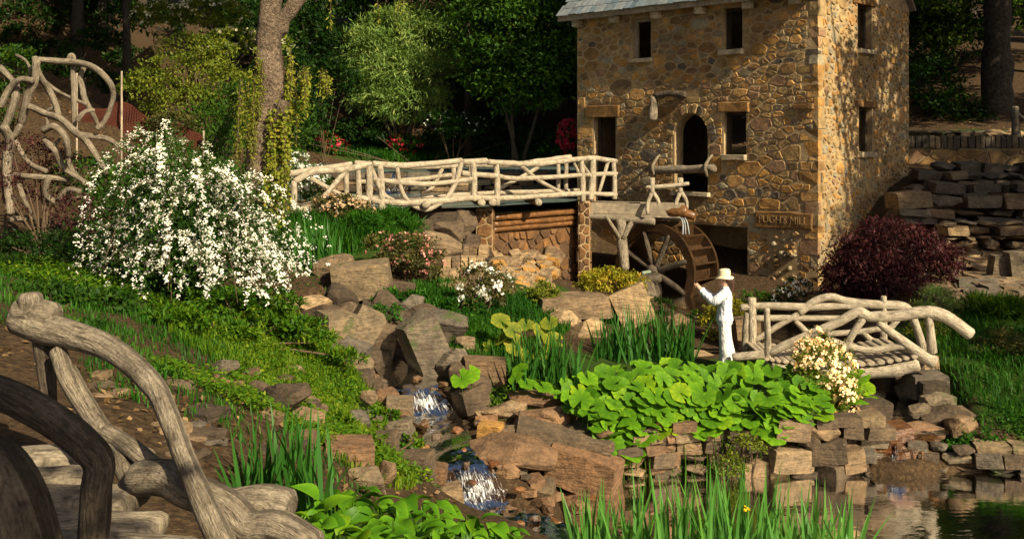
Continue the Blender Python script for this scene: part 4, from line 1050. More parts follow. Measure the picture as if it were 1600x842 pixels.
for (px, py, w, h, Y) in ((440, 622, 92, 42, 10.3), (402, 612, 52, 30, 11), (322, 602, 74, 30, 10.6), (190, 622, 62, 24, 9.6), (215, 660, 60, 34, 9), (350, 575, 46, 26, 11.6), (350, 612, 46, 24, 10.6),
        (540, 722, 76, 58, 9.9), (572, 757, 74, 50, 9.4), (602, 742, 36, 46, 9.9), (560, 655, 40, 30, 12), (640, 727, 66, 30, 11.5), (662, 752, 44, 34, 11.6), (505, 700, 50, 40, 10.2), (470, 665, 56, 36, 10.4), (300, 655, 70, 40, 9.1), (265, 625, 50, 24, 9.7), (370, 655, 60, 30, 9.6), (250, 690, 50, 30, 8.4), (330, 700, 60, 34, 8.4), (600, 690, 40, 26, 11.6), (625, 672, 36, 22, 12.3), (485, 635, 36, 24, 11.4), (575, 620, 30, 20, 13.3)):
    rock(px, py, w, h, Y, rr.choice(['sandstone', 'darkstone', 'greystone', 'redstone']), LB, GB, .8, tilt=rr.uniform(-12, 12))
for k_ in range(34):
    px, py = rr.uniform(140, 480), rr.uniform(575, 720); p = hit0(px, py)
    rock(px, py, rr.uniform(24, 64), rr.uniform(12, 26), p.y, rr.choice(['sandstone', 'darkstone', 'darkstone', 'greystone']), 'low rock bedded in the bare soil behind the foreground handrail', 'rocks in the bare soil behind the foreground handrail', .9, tilt=rr.uniform(-10, 10))
GE = 'rocks edging the brook'; LE = 'weathered rock on the near edge of the brook'
for (px, py, w, h, Y) in ((600, 622, 52, 30, 14.4), (624, 636, 40, 28, 14.2), (592, 608, 34, 26, 15), (628, 676, 46, 24, 13.2), (642, 706, 38, 22, 12.7), (618, 694, 36, 28, 12.4), (700, 776, 46, 26, 11.9), (672, 744, 50, 30, 12.1), (668, 778, 40, 28, 11.6), (722, 806, 40, 26, 11.5), (634, 656, 28, 12, 13.8), (626, 648, 36, 10, 14.0)):
    rock(px, py, w, h, Y, rr.choice(['sandstone', 'darkstone', 'greystone', 'redstone']), LE, GE, .8, tilt=rr.uniform(-14, 14))
GS = 'wet stones in the brook bed'; LS_ = 'wet reddish-brown stone lying in the shallow brook bed'
for k_ in range(46):
    i = rr.randrange(len(STREAM) - 1); t = rr.random(); a, b = STREAM[i], STREAM[i + 1]
    x, y, z = (a[q] + (b[q] - a[q]) * t for q in range(3)); x += rr.uniform(-.62, .62); y += rr.uniform(-.25, .25); s = rr.uniform(.035, .095)
    if y > 16.3: continue
    tag(inst('stream_stone', with_mat(BP[rr.randrange(16)], M['wetstone']), (x, y, z + s * .1), (rr.uniform(-.3, .3), rr.uniform(-.3, .3), rr.uniform(0, 6)), (s * 1.3, s, s * .7)), LS_, 'rock', GS)
GD = 'stones at the mouth of the brook'; LD = 'loose brown stone at the mouth of the brook behind the reeds'
for k_ in range(34):
    x, y = rr.uniform(-.1, 1.9), rr.uniform(11.5, 13.5); s = rr.uniform(.06, .17)
    tag(inst('stream_stone', with_mat(BP[rr.randrange(16)], M[rr.choice(['wetstone', 'redstone', 'wetstone'])]), (x, y, max(g1(x, y), -.05) + s * .25), (rr.uniform(-.3, .3), rr.uniform(-.3, .3), rr.uniform(0, 6)), (s * 1.3, s, s * .75)), LD, 'rock', GD)
GK = 'small stones along the brook'; LK = 'small broken stone on the brook bank'
for k_ in range(90):
    i = rr.randrange(1, len(STREAM) - 1); t = rr.random(); a, b = STREAM[i], STREAM[i + 1]
    x, y, z = (a[q] + (b[q] - a[q]) * t for q in range(3)); x += rr.choice([-1, -1, 1]) * rr.uniform(.62, 1.25); y += rr.uniform(-.3, .3); s = rr.uniform(.05, .16)
    z = g1(x, y)
    if z < .05: continue
    tag(inst('bank_stone', with_mat(CK[rr.randrange(20)] if rr.random() < .5 else BP[rr.randrange(16)], M[rr.choice(['sandstone', 'darkstone', 'greystone', 'redstone'])]), (x, y, z + s * .15), (rr.uniform(-.5, .5), rr.uniform(-.5, .5), rr.uniform(0, 6)), (s * 1.3, s, s * .65)), LK, 'rock', GK)
GC = 'rocks lining the narrow channel'; LC = 'dark rock lining the narrow channel beside the footbridge'
for (px, py, w, h, Y) in ((1425, 580, 44, 26, 16.6), (1450, 600, 56, 30, 16.1), (1470, 628, 60, 26, 15.5), (1488, 652, 92, 34, 15.0), (1445, 568, 40, 24, 16.9), (1405, 590, 34, 26, 16.9), (1462, 612, 40, 26, 15.8), (1430, 560, 36, 22, 17.2), (1360, 640, 60, 22, 15.2), (1345, 660, 60, 30, 14.9), (1510, 665, 60, 30, 14.7), (1420, 610, 40, 40, 16.4), (1335, 600, 40, 40, 16.2), (1440, 640, 36, 22, 15.2)):
    rock(px, py, w, h, Y, rr.choice(['greystone', 'darkstone', 'sandstone']), LC, GC, .8)
rock(1438, 676, 96, 26, 14.7, 'redstone', 'flat rust coloured slab at the lip of the small pond cascade', None, .6, 6, 4)
rock(1392, 684, 66, 30, 14.6, 'wetstone', 'wet orange stone in the middle of the small pond cascade', None, .7)
rock(1345, 692, 70, 30, 14.6, 'darkstone', 'dark slab left of the small pond cascade', None, .7)
GW = 'stones of the small pond cascade'; LW = 'dark wet stone stacked under the small pond cascade'
for k_ in range(22):
    px, py = rr.uniform(1335, 1450), rr.uniform(695, 742)
    rock(px, py, rr.uniform(22, 48), rr.uniform(14, 24), 14.45, 'wetstone', LW, GW, .7, sink=.0)

# stacked stone walls: one thing, every stone a part
def courses(t, A, B, ztop, zbot, hr, wr, mat, dep=.3, jit=.05, topfn=None, batter=0.0, mats=None, rag=.25, rough=.3):
    A, B = Vector(A), Vector(B); L_ = (B - A).length; u = (B - A).normalized(); n_ = Vector((u.y, -u.x)); ang = math.atan2(u.y, u.x)
    z = zbot
    while z < ztop:
        h = rr.uniform(*hr); s = rr.uniform(-.2, 0)
        while s < L_:
            w = rr.uniform(*wr); zt = ztop if topfn is None else topfn((s + w / 2) / L_)
            if z + h * .4 < zt + rr.uniform(-rag, rag) * h:
                c = A + u * (s + w / 2) + n_ * (rr.uniform(-jit, jit) - batter * (z - zbot)); hh = h * rr.uniform(.85, 1.12)
                inst('stone', with_mat(BP[rr.randrange(16)] if rr.random() < rough else CK[rr.randrange(len(CK))], M[rr.choice(mats) if mats else mat]), (c.x, c.y, z + hh / 2), (rr.uniform(-.1, .1), rr.uniform(-.09, .09), ang + rr.uniform(-.2, .2)), (w / 2 * 1.04, dep * rr.uniform(.8, 1.15), hh / 2 * 1.04), t)
            s += w
        z += h * .95
pw = thing('pond_wall', 'dry stacked brown stone wall holding up the butterbur bed above the pond', 'wall', (2.2, 14.2, -.2))
courses(pw, (1.15, 14.0), (2.05, 14.32), .62, -.25, (.1, .2), (.2, .5), 'sandstone', .2, mats=['sandstone', 'darkstone', 'redstone', 'sandstone']); courses(pw, (2.05, 14.32), (3.05, 14.42), .78, -.25, (.09, .19), (.2, .5), 'sandstone', .2, mats=['sandstone', 'darkstone', 'redstone', 'sandstone'])
pw2 = thing('pond_wall', 'rough stone bank between the cream azalea and the dark pond', 'wall', (4.2, 14.4, -.2))
courses(pw2, (3.0, 14.42), (5.0, 14.5), .72, -.25, (.1, .2), (.18, .45), 'darkstone', .2, .09, mats=['darkstone', 'darkstone', 'greystone'])
pw3 = thing('pond_wall', 'low mossy stone bank right of the small pond cascade', 'wall', (7.5, 14.3, -.2))
courses(pw3, (5.75, 14.5), (9.8, 14.15), .42, -.25, (.1, .2), (.2, .5), 'darkstone', .2, .09, mats=['darkstone', 'greystone'])
GP = 'tumbled rocks along the pond edge'; LP = 'tumbled brown rock at the foot of the bank by the pond'
for (px, py, w, h) in ((1235, 715, 70, 30), (1180, 740, 40, 40), (1215, 745, 34, 26), (1265, 690, 44, 26), (1295, 705, 60, 26), (1310, 735, 60, 26), (1255, 745, 70, 22), (1150, 745, 36, 30), (990, 752, 60, 34), (1290, 672, 60, 24), (1330, 715, 40, 30), (1240, 670, 50, 24), (1205, 690, 40, 30)):
    rock(px, py, w, h, 14.2, rr.choice(['sandstone', 'darkstone', 'darkstone']), LP, GP, .7)

tw = thing('rock_terrace', 'terrace of big stacked weathered stones beside the mill and dark red maple', 'wall', P(1500, 400, 26))
def terr(i, Y, px0, px1, y0, y1, hr, wr, mats):
    A, B = P(px0, y1, Y), P(px1, y1, Y); courses(tw, (A.x, A.y), (B.x, B.y), P(0, y0, Y).z, A.z, hr, wr, 'greystone', .45, .16, mats=mats, rough=.6)
terr(0, 26.0, 1470, 1680, 345, 405, (.12, .28), (.3, .9), ['sandstone', 'greystone', 'tanstone', 'sandstone'])
terr(1, 26.9, 1400, 1680, 312, 350, (.2, .42), (.45, 1.3), ['greystone', 'greystone', 'sandstone'])
terr(2, 28.0, 1425, 1690, 290, 320, (.2, .4), (.4, 1.0), ['greystone'])
terr(3, 29.0, 1440, 1690, 268, 298, (.2, .38), (.4, .9), ['greystone'])
terr(4, 30.0, 1455, 1690, 255, 272, (.25, .35), (.5, .9), ['greystone'])
gw = thing('garden_wall', 'mortared stone retaining wall topped with a row of upright coping stones', 'wall', P(1510, 270, 32.6))
ga, gb = P(1400, 0, 33.6), P(1690, 0, 32.4); gu = Vector((gb.x - ga.x, gb.y - ga.y, 0)); GL = gu.length; gu.normalize(); gn = Vector((gu.y, -gu.x, 0))
def gwf(s, z, d=0): return Vector((ga.x, ga.y, 0)) + gu * s + gn * d + Vector((0, 0, z))
s_ = Soup(); wall_sheet(s_, gwf, 0, GL, 3.0, 4.48, [], .4); s_.quad(gwf(0, 4.48), gwf(GL, 4.48), gwf(GL, 4.48, -.4), gwf(0, 4.48, -.4)); s_.build('wall', M['mortar'], gw)
for p in rubble(.02, GL - .02, 3.2, 4.4, .14, .34, [], 1.5, 61, 3000):
    V, Fc = stone_VF(p, gwf, rg, h=.05); obj('stone', mesh_py('stone', V, Fc, rg.choice([.05, .5, .6, .8, .3])), M['mill_stone'], gw)
s = 0
while s < GL:
    w = rr.uniform(.12, .24); inst('coping_stone', with_mat(CK[rr.randrange(20)], M['greystone']), gwf(s + w / 2, 4.66 + rr.uniform(-.02, .02), -.15), (0, 0, math.atan2(gu.y, gu.x)), (w * .47, .26, rr.uniform(.19, .24)), gw); s += w
lw = thing('low_wall', 'low dark stone wall with a flat cap behind the coping wall', 'wall', P(1490, 218, 36.5))
courses(lw, P(1405, 0, 36.5).xy, P(1545, 0, 36.2).xy, 4.98, 4.6, (.18, .24), (.3, .6), 'darkstone', .25)
s_ = Soup(); s_.box(P(1405, 0, 36.2) * Vector((1, 1, 0)).x if False else Vector((P(1405, 0, 36.2).x, 36.1, 5.0)), (P(1545, 0, 36.2).x - P(1405, 0, 36.2).x, 0, 0), (0, .7, 0), (0, 0, .07)); s_.build('cap', M['greystone'], lw)
for (px, w) in ((1562, 44), (1592, 36)): rock(px, 209, w, 20, 35, 'tanstone', 'pale squared rock beside the rustic fence post on the upper wall', 'rocks by the fence post', .8)
fp = thing('fence_post', 'rustic stump fence post with a sagging branch rail on the upper wall', 'post', P(1587, 216, 34))
log('post', [P(1588, 222, 34), P(1587, 195, 34), P(1586, 168, 34)], .14, .13, M['log_grey'], fp)
log('rail', [P(1588, 174, 34), P(1600, 186, 33.8), P(1625, 196, 33.5), P(1680, 190, 33)], .06, .06, M['log_grey'], fp)
# lake edge wall behind the pool
lwk = thing('weir_wall', 'rough stone weir wall between the pool and the pale upper lake', 'wall', (-2, 36.2, 2.8))
courses(lwk, (-8.5, 36.2), (4.2, 36.6), 3.62, 2.75, (.18, .3), (.4, 1.0), 'greystone', .35, .12, mats=['greystone', 'darkstone', 'sandstone'])
# flagstone slope on the right
fpth = Soup(); fx0 = P(1440, 470, 21.5); 
xs_ = np.linspace(8.9, 13.2, 14); ys_ = np.linspace(21.3, 25.6, 14); XX, YY = np.meshgrid(xs_, ys_); ZZ = G(XX, YY) + .015
ii = np.arange(196).reshape(14, 14); QQ = np.stack([ii[:-1, :-1], ii[:-1, 1:], ii[1:, 1:], ii[1:, :-1]], -1).reshape(-1, 4)
path = obj('flagstone_path', mesh_np('flagstone_path', np.stack([XX, YY, ZZ], -1).reshape(-1, 3), QQ), M['mortar']); tag(path, 'sloping path of thin brown flagstones below the rock terrace', 'path', kind='structure')
for k_ in range(230):
    x, y = rr.uniform(8.9, 13.1), rr.uniform(21.2, 25.6); w = rr.uniform(.15, .42)
    o = inst('flagstone', with_mat(CK[rr.randrange(20)], M[rr.choice(['sandstone', 'darkstone', 'sandstone', 'greystone'])]), (x, y, g1(x, y) + rr.uniform(.02, .07)), (rr.uniform(-.12, .12) + .1, rr.uniform(-.1, .1), rr.uniform(-.4, .4)), (w, w * rr.uniform(.5, .9), rr.uniform(.03, .06)), path)
for (px, py, w, h, Y) in ((1572, 425, 40, 50, 23), (1592, 412, 30, 40, 22.8), (1560, 447, 46, 26, 22.4), (1595, 395, 30, 20, 24.5)):
    rock(px, py, w, h, Y, 'greystone', 'angular grey rock standing on the flagstone slope', 'rocks on the flagstone slope', .8)
# cobble steps and the packed stone slope
stp = thing('stone_steps', 'short flight of cobble block steps below the long bridge', 'steps', P(720, 450, 20.8))
for (y, x0, x1, Y) in ((392, 722, 752, 21.3), (411, 692, 752, 20.8), (431, 686, 775, 20.3), (451, 682, 800, 19.8), (471, 690, 790, 19.3)):
    x = x0
    while x < x1:
        w = rr.uniform(11, 17); c = P(x + w / 2, y, Y); sx = w * Y / F_PX / 2; inst('block', with_mat(CK[rr.randrange(20)], M[rr.choice(['tanstone', 'tanstone', 'sandstone'])]), (c.x, c.y + .2, c.z - .02), (0, 0, rr.uniform(-.08, .08)), (sx * .96, .24, rr.uniform(.12, .145)), stp); x += w
slp = thing('packed_stone_slope', 'sunlit apron of small packed stones below the dam', 'paving', P(800, 430, 23))
for k_ in range(190):
    px, py = rr.uniform(765, 872), rr.uniform(398, 462); Y = 24.6 - (py - 398) / 64 * 3.4
    if px > 845 - (py - 398) * .1 + 20: continue
    c = P(px, py, Y); w = rr.uniform(.07, .2); z = min(c.z, g1(c.x, c.y) + .25); inst('stone', with_mat(CK[rr.randrange(20)], M[rr.choice(['tanstone', 'sandstone', 'tanstone', 'orangestone'])]), (c.x, c.y, c.z), (rr.uniform(.1, .5), rr.uniform(-.4, .2), rr.uniform(-.6, .6)), (w, w * .8, rr.uniform(.05, .1)), slp)
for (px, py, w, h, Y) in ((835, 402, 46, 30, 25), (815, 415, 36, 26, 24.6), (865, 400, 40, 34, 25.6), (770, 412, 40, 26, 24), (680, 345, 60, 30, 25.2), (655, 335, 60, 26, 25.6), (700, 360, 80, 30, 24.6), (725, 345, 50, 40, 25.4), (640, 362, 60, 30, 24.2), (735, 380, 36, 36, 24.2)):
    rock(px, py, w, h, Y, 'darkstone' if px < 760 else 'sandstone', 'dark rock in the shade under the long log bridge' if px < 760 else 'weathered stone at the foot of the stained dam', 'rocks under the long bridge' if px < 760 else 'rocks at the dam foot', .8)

# ------------------------------------------------------------------ foreground rustic bridge and the tangled branch arch
fg = thing('rustic_bridge', 'foreground rustic bridge end with gnarled pale log handrail and slab deck', 'bridge', (-2.2, 5.2, 2.5))
def fgp(x, y, Y): return P(x / 2.0437, 430 + y / 2.0437, Y)
def fgl(name, pts, r, r1=None, mat='log_grey', **kw): log(name, [fgp(*p) for p in pts], r, r1, M[mat], fg, step=.045, seg=14, **kw)
fgl('handrail', [(60, 135, 6.25), (130, 160, 6.2), (240, 190, 6.1), (345, 232, 5.95), (440, 300, 5.75), (505, 370, 5.6), (545, 470, 5.4), (585, 580, 5.25), (645, 710, 5.05), (720, 870, 4.85)], .105, .062, rm=.045, lump=.11)
fgl('rail_knob', [(70, 120, 6.25), (120, 118, 6.22), (172, 128, 6.2)], .10, .085); fgl('post_top', [(100, 130, 6.2), (96, 66, 6.2)], .075, .07)
fgl('post', [(135, 170, 6.22), (148, 290, 6.2), (158, 420, 6.15)], .07, .045, mat='log_brown')
fgl('forked_brace', [(185, 245, 6.1), (215, 330, 6.0), (275, 425, 5.9), (340, 515, 5.75), (390, 600, 5.65), (445, 715, 5.5)], .055, .055, lump=.12); fgl('forked_brace', [(335, 500, 5.75), (420, 550, 5.65), (500, 615, 5.55), (590, 650, 5.5)], .05, .05)
fgl('forked_brace', [(225, 300, 6.05), (265, 375, 5.95), (330, 490, 5.8)], .035, .045)
fgl('root', [(440, 650, 5.5), (540, 640, 5.4), (620, 690, 5.3), (720, 735, 5.2)], .095, .085, lump=.13); fgl('root', [(650, 700, 5.2), (740, 745, 5.1), (800, 800, 5.05), (890, 800, 5.0), (1000, 862, 4.9)], .08, .07, lump=.13)
fgl('stump', [(740, 735, 5.45), (830, 725, 5.4), (915, 745, 5.35)], .09, .09, lump=.1)
fgl('near_handrail', [(-60, 350, 4.6), (60, 400, 4.45), (180, 470, 4.35), (270, 540, 4.3), (318, 600, 4.3), (305, 690, 4.3), (290, 880, 4.35)], .07, .066, mat='log_brown', lump=.1)  # near rail and trunk in dark bark: their shade put into the colour
fgl('near_trunk', [(-70, 560, 4.5), (-20, 640, 4.45), (30, 760, 4.4), (60, 920, 4.4)], .10, .19, mat='log_brown', lump=.12)
for k_, (y0, y1) in enumerate(((4.3, 4.62), (4.64, 4.95), (4.98, 5.3), (5.33, 5.66), (5.7, 6.0), (6.05, 6.35))):
    x1 = -1.28 - .27 * k_ + rr.uniform(-.05, .05); n_ = 14; V = []; m_ = 10
    for i in range(n_ + 1):
        x = -4.3 + (x1 + 4.3) * min(1, (i + .0) / (n_ - 1)) + (.05 if i == n_ else 0); es = .6 if i == n_ else (.92 if i == n_ - 1 else 1)
        for j in range(m_):
            a = 2 * math.pi * j / m_; V.append((x, (y0 + y1) / 2 + (y1 - y0) / 2 * .98 * es * math.copysign(abs(math.cos(a)) ** .8, math.cos(a)) + rr.uniform(-.008, .008), 2.69 + (.015 * (k_ % 2)) + .075 * es * math.copysign(abs(math.sin(a)) ** .8, math.sin(a)) + .01 * math.sin(i * 1.3 + k_) - .02 * (i / n_)))
    Fc = [[i * m_ + j, i * m_ + (j + 1) % m_, (i + 1) * m_ + (j + 1) % m_, (i + 1) * m_ + j] for i in range(n_) for j in range(m_)] + [list(range(m_))[::-1], list(range(n_ * m_, n_ * m_ + m_))]
    me = mesh_py('deck_slab', V, Fc, .5, True); uv = me.uv_layers.new(name="UVMap")
    for l in me.loops: c = me.vertices[l.vertex_index].co; uv.data[l.index].uv = (c.y * 1.2, c.x * .8)
    obj('deck_slab', me, M['log_grey'], fg)

ar_ = thing('branch_arch', 'tangled rustic arch of pale gnarled branches behind the white spirea', 'arch', P(80, 350, 17))
def arl(pts, r, r1=None, dy=0, mat='log_grey'):
    log('branch', [P(x / 2.805, 60 + y / 2.805, 17 + dy + .15 * math.sin(x * .02 + y * .013)) for x, y in pts], r * .0035, (r1 or r * .85) * .0035, M[mat], ar_, step=.06, lump=.2)
for pts, r, dy in (([(150, 85), (165, 140), (185, 180), (215, 230), (245, 290), (262, 350)], 15, 0), ([(160, 95), (230, 100), (310, 102), (385, 118), (440, 150), (485, 200), (496, 250), (480, 310), (455, 370), (425, 395)], 15, .1),
        ([(298, 100), (306, 78), (320, 84), (322, 150), (325, 220), (325, 300), (326, 385)], 13, .2), ([(372, 120), (352, 170), (362, 220), (372, 270), (410, 340), (432, 385)], 13, .3), ([(338, 362), (370, 325), (412, 314)], 12, .1),
        ([(160, 100), (150, 190), (120, 260), (92, 375)], 20, 0), ([(62, 190), (72, 250), (45, 330), (20, 385)], 22, .1), ([(0, 300), (40, 225), (90, 182), (145, 185)], 17, -.1), ([(70, 75), (110, 95), (132, 135), (125, 175)], 8, .2),
        ([(125, 300), (200, 330), (262, 352), (320, 402), (380, 450), (425, 520), (465, 590)], 16, -.1), ([(190, 405), (240, 388), (290, 440), (300, 520)], 16, -.2), ([(195, 440), (242, 492), (272, 560), (335, 605), (405, 655)], 15, 0), ([(240, 470), (262, 440)], 9, 0),
        ([(60, 602), (150, 606), (305, 622)], 16, .1), ([(212, 612), (200, 680), (242, 722)], 14, 0), ([(258, 700), (300, 662), (352, 672)], 14, -.1), ([(290, 722), (340, 700), (380, 705)], 10, -.1), ([(40, 500), (30, 600), (48, 770)], 22, -.1), ([(85, 640), (112, 720), (135, 770)], 12, .1), ([(40, 795), (90, 790), (145, 792)], 14, .2),
        ([(60, 430), (120, 540), (205, 582)], 13, .1), ([(340, 420), (400, 430), (470, 440), (520, 470)], 14, .2), ([(205, 320), (235, 300), (228, 275)], 8, 0), ([(185, 180), (250, 230), (310, 262), (380, 290)], 10, .2), ([(280, 460), (310, 470)], 9, 0), ([(20, 385), (40, 440), (40, 500)], 20, 0), ([(92, 375), (60, 430)], 15, 0), ([(205, 350), (212, 385)], 8, -.1), ([(0, 130), (60, 190)], 14, .1), ([(330, 600), (300, 540), (292, 480)], 12, .1)):
    arl(pts, r, None, dy)

# ------------------------------------------------------------------ foliage helpers (numpy)
def unit(v): return v / (np.linalg.norm(v, axis=-1, keepdims=True) + 1e-9)
def leaf_mesh(name, C, D, N, L, W, rv, fold=.18):
    """one folded pointed quad per leaf"""
    n = len(C); D = unit(D); S = unit(np.cross(D, N)); N = np.cross(S, D)
    L = np.broadcast_to(np.asarray(L, float), (n,))[:, None]; W = np.broadcast_to(np.asarray(W, float), (n,))[:, None]
    V = np.empty((n, 4, 3)); V[:, 0] = C; V[:, 1] = C + D * L * .5 + S * W * .5 + N * W * fold; V[:, 2] = C + D * L; V[:, 3] = C + D * L * .5 - S * W * .5 + N * W * fold
    return mesh_np(name, V.reshape(-1, 3), np.arange(n * 4).reshape(-1, 4), rndv=np.repeat(rv, 4))
def shell_points(blobs, n, rg_, inner=.5, up=.15):
    """points on the outer shells of ellipsoid blobs [(centre, (rx, ry, rz))] and outward vectors"""
    wts = np.array([(b[1][0] * b[1][1] * b[1][2]) ** .66 for b in blobs]); wts /= wts.sum()
    ix = rg_.choice(len(blobs), n, p=wts); c = np.array([tuple(b[0]) for b in blobs])[ix]; r = np.array([b[1] for b in blobs])[ix]
    d = rg_.normal(size=(n, 3)); d[:, 2] += up * 2; d = unit(d); f = inner + (1 - inner) * rg_.random(n) ** .5
    return c + d * r * f[:, None], unit(d / r), f
def crown_mesh(name, blobs, ncl, per, sig, L, W, seed, mat, inner=.5, droop=.0, up=.15, flat=.5, rbias=0.0):
    rg_ = np.random.default_rng(seed)
    c, o, f = shell_points(blobs, ncl, rg_, inner, up)
    tone = rg_.normal(0, .16, ncl)
    C = np.repeat(c, per, 0); O = np.repeat(o, per, 0); n = len(C)
    off = rg_.normal(size=(n, 3)) * sig; off[:, 2] *= flat; C = C + off
    D = unit(rg_.normal(size=(n, 3)) + O * .7 + np.array([0, 0, -droop])); N = unit(rg_.normal(size=(n, 3)) * .6 + np.array([0, 0, 1.0]) + O * .4)
    rv = np.clip(.45 + rbias + np.repeat(tone, per) + rg_.normal(0, .17, n), 0, 1)
    me = leaf_mesh(name, C, D, N, L * rg_.uniform(.65, 1.25, n), W * rg_.uniform(.7, 1.2, n), rv); me.materials.append(mat); return me
def blossom_mesh(name, blobs, nb, size, petals, seed, mat, up=.3, spread=0.0, only_top=None, pts=None):
    rg_ = np.random.default_rng(seed)
    if pts is None: c, o, f = shell_points(blobs, nb, rg_, .88, up)
    else: c, o = pts; nb = len(c)
    C = np.repeat(c, petals, 0); O = np.repeat(o, petals, 0); n = len(C)
    C = C + rg_.normal(size=(n, 3)) * spread
    D = unit(rg_.normal(size=(n, 3))); D = unit(D - O * (D * O).sum(1, keepdims=True) * .7 + O * .25)
    s = size * np.repeat(rg_.uniform(.65, 1.25, nb), petals)
    me = leaf_mesh(name, C, D, O + rg_.normal(size=(n, 3)) * .3, s, s * .85, np.clip(rg_.normal(.5, .25, n), 0, 1), .1); me.materials.append(mat); return me
def blobs_px(bl):
    """[(px, py, Y, rx_px, rz_px[, ry_m])] -> world ellipsoids"""
    out = []
    for b in bl:
        k_ = b[2] / F_PX; rx = b[3] * k_; out.append((P(b[0], b[1], b[2]), (rx, b[5] if len(b) > 5 else rx * .85, b[4] * k_)))
    return out
def shrub(name, label, bl, leaf, nleaf, L, W, seed, flower=None, cat='shrub', group=None, stems=6, per=22, sig=None, up=.15, stem_r=.02, droop=0.0, inner=.45, rbias=0.0, base=None):
    B = blobs_px(bl); cx = sum(b[0].x for b in B) / len(B); cy = sum(b[0].y for b in B) / len(B)
    if base: cx, cy = base
    gz = g1(cx, cy); t = thing(name, label, cat, (cx, cy, gz), group=group)
    sg = sig or min(B[0][1]) * .2
    obj('foliage', crown_mesh('foliage', B, max(12, nleaf // per), per, sg, L, W, seed, leaf, inner, droop, up, rbias=rbias), None, t)
    rg_ = random.Random(seed); sp_ = Soup()
    for k_ in range(stems):
        c, r = B[k_ % len(B)]; e = Vector((c.x + rg_.uniform(-.6, .6) * r[0], c.y + rg_.uniform(-.6, .6) * r[1], c.z + rg_.uniform(-.2, .5) * r[2])); a = Vector((cx + rg_.uniform(-.15, .15) * r[0], cy + rg_.uniform(-.15, .15) * r[1], gz - .04))
        V, Fc, U = tube_arrays([a, a.lerp(e, .5) + Vector((rg_.uniform(-.1, .1) * r[0], 0, r[2] * .1)), e], stem_r, stem_r * .4, seg=5, step=.25); sp_.add(V, Fc)
        obj('stem', mesh_py('stem', V, Fc, .5), M['bark_dark'] if cat == 'tree' else M['twig'], t)
    if flower:
        mat, nb, size, pet = flower[:4]
        tag(obj('blossoms', blossom_mesh('blossoms', [(b[0], tuple(q * 1.03 for q in b[1])) for b in B], nb, size, pet, seed + 1, mat, spread=size * .35, up=flower[4] if len(flower) > 4 else .3), None, t), kind='stuff')
    return t

# ---- big white spirea: arching wands strung with blossom
def spirea():
    rg_ = np.random.default_rng(5); base = P(285, 470, 15.0); base.z = g1(base.x, base.y)
    t = thing('spirea_bush', 'large white flowering spirea bush with arching wands beside the tree trunk', 'shrub', base)
    lc, lo, bc, bo = [], [], [], []
    for k_ in range(300):
        az = rg_.uniform(0, 2 * math.pi); reach = rg_.uniform(.35, 1.0); rx = (1.8 if math.cos(az) > 0 else 1.5) * reach; hgt = rg_.uniform(.9, 2.95) * (1.05 - .3 * reach) * (1.0 if math.cos(az) < .2 else .85)
        b0 = np.array([base.x + rg_.uniform(-.3, .3), base.y + rg_.uniform(-.3, .3), base.z]); d = np.array([math.cos(az), math.sin(az) * .75, 0])
        tt = np.linspace(.15, 1.12, 34); p = b0 + d * (rx * tt[:, None] ** 1.25) + np.c_[np.zeros((34, 2)), hgt * 4 * .62 * (tt * (1.25 - tt)) / .97]
        p += np.cumsum(rg_.normal(0, .012, p.shape), 0)
        up = np.tile([d[0] * .5, d[1] * .5 - .25, .8], (34, 1))
        lc.append(np.repeat(p, 3, 0)); lo.append(np.repeat(up, 3, 0))
        m = (tt > .40 + .15 * (math.sin(az * 5 + 1) > .2)) & (rg_.random(34) < .62 + .4 * np.sin(tt * 9 + k_)) & (p[:, 2] > base.z + .2)
        if rg_.random() < .86: bc.append(p[m]); bo.append(up[m])
        if k_ % 8 == 0:
            V, Fc, U = tube_arrays([Vector(p[i]) for i in (0, 8, 16, 24, 33)], .012, .004, seg=4, step=.3); obj('wand', mesh_py('wand', V, Fc, .5), M['twig'], t)
    C = np.concatenate(lc); O = np.concatenate(lo); n = len(C); C = C + rg_.normal(0, .05, C.shape)
    me = leaf_mesh('foliage', C, rg_.normal(size=(n, 3)) + O, O + rg_.normal(size=(n, 3)) * .7, .06 * rg_.uniform(.6, 1.3, n), .026, np.clip(rg_.normal(.4, .2, n), 0, 1)); obj('foliage', me, M['leaf_shrub'], t)
    B = [((base.x, base.y, base.z + 1.0), (1.5, 1.1, 1.0))]
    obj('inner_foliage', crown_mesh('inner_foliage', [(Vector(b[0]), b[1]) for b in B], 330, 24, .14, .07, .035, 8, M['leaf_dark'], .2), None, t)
    bc = np.concatenate(bc); bo = np.concatenate(bo); bc = bc + rg_.normal(0, .02, bc.shape) + unit(bo) * .03
    tag(obj('blossoms', blossom_mesh('blossoms', None, 0, .031, 9, 9, M['white_petal'], pts=(bc, unit(bo)), spread=.018), None, t), kind='stuff')
spirea()

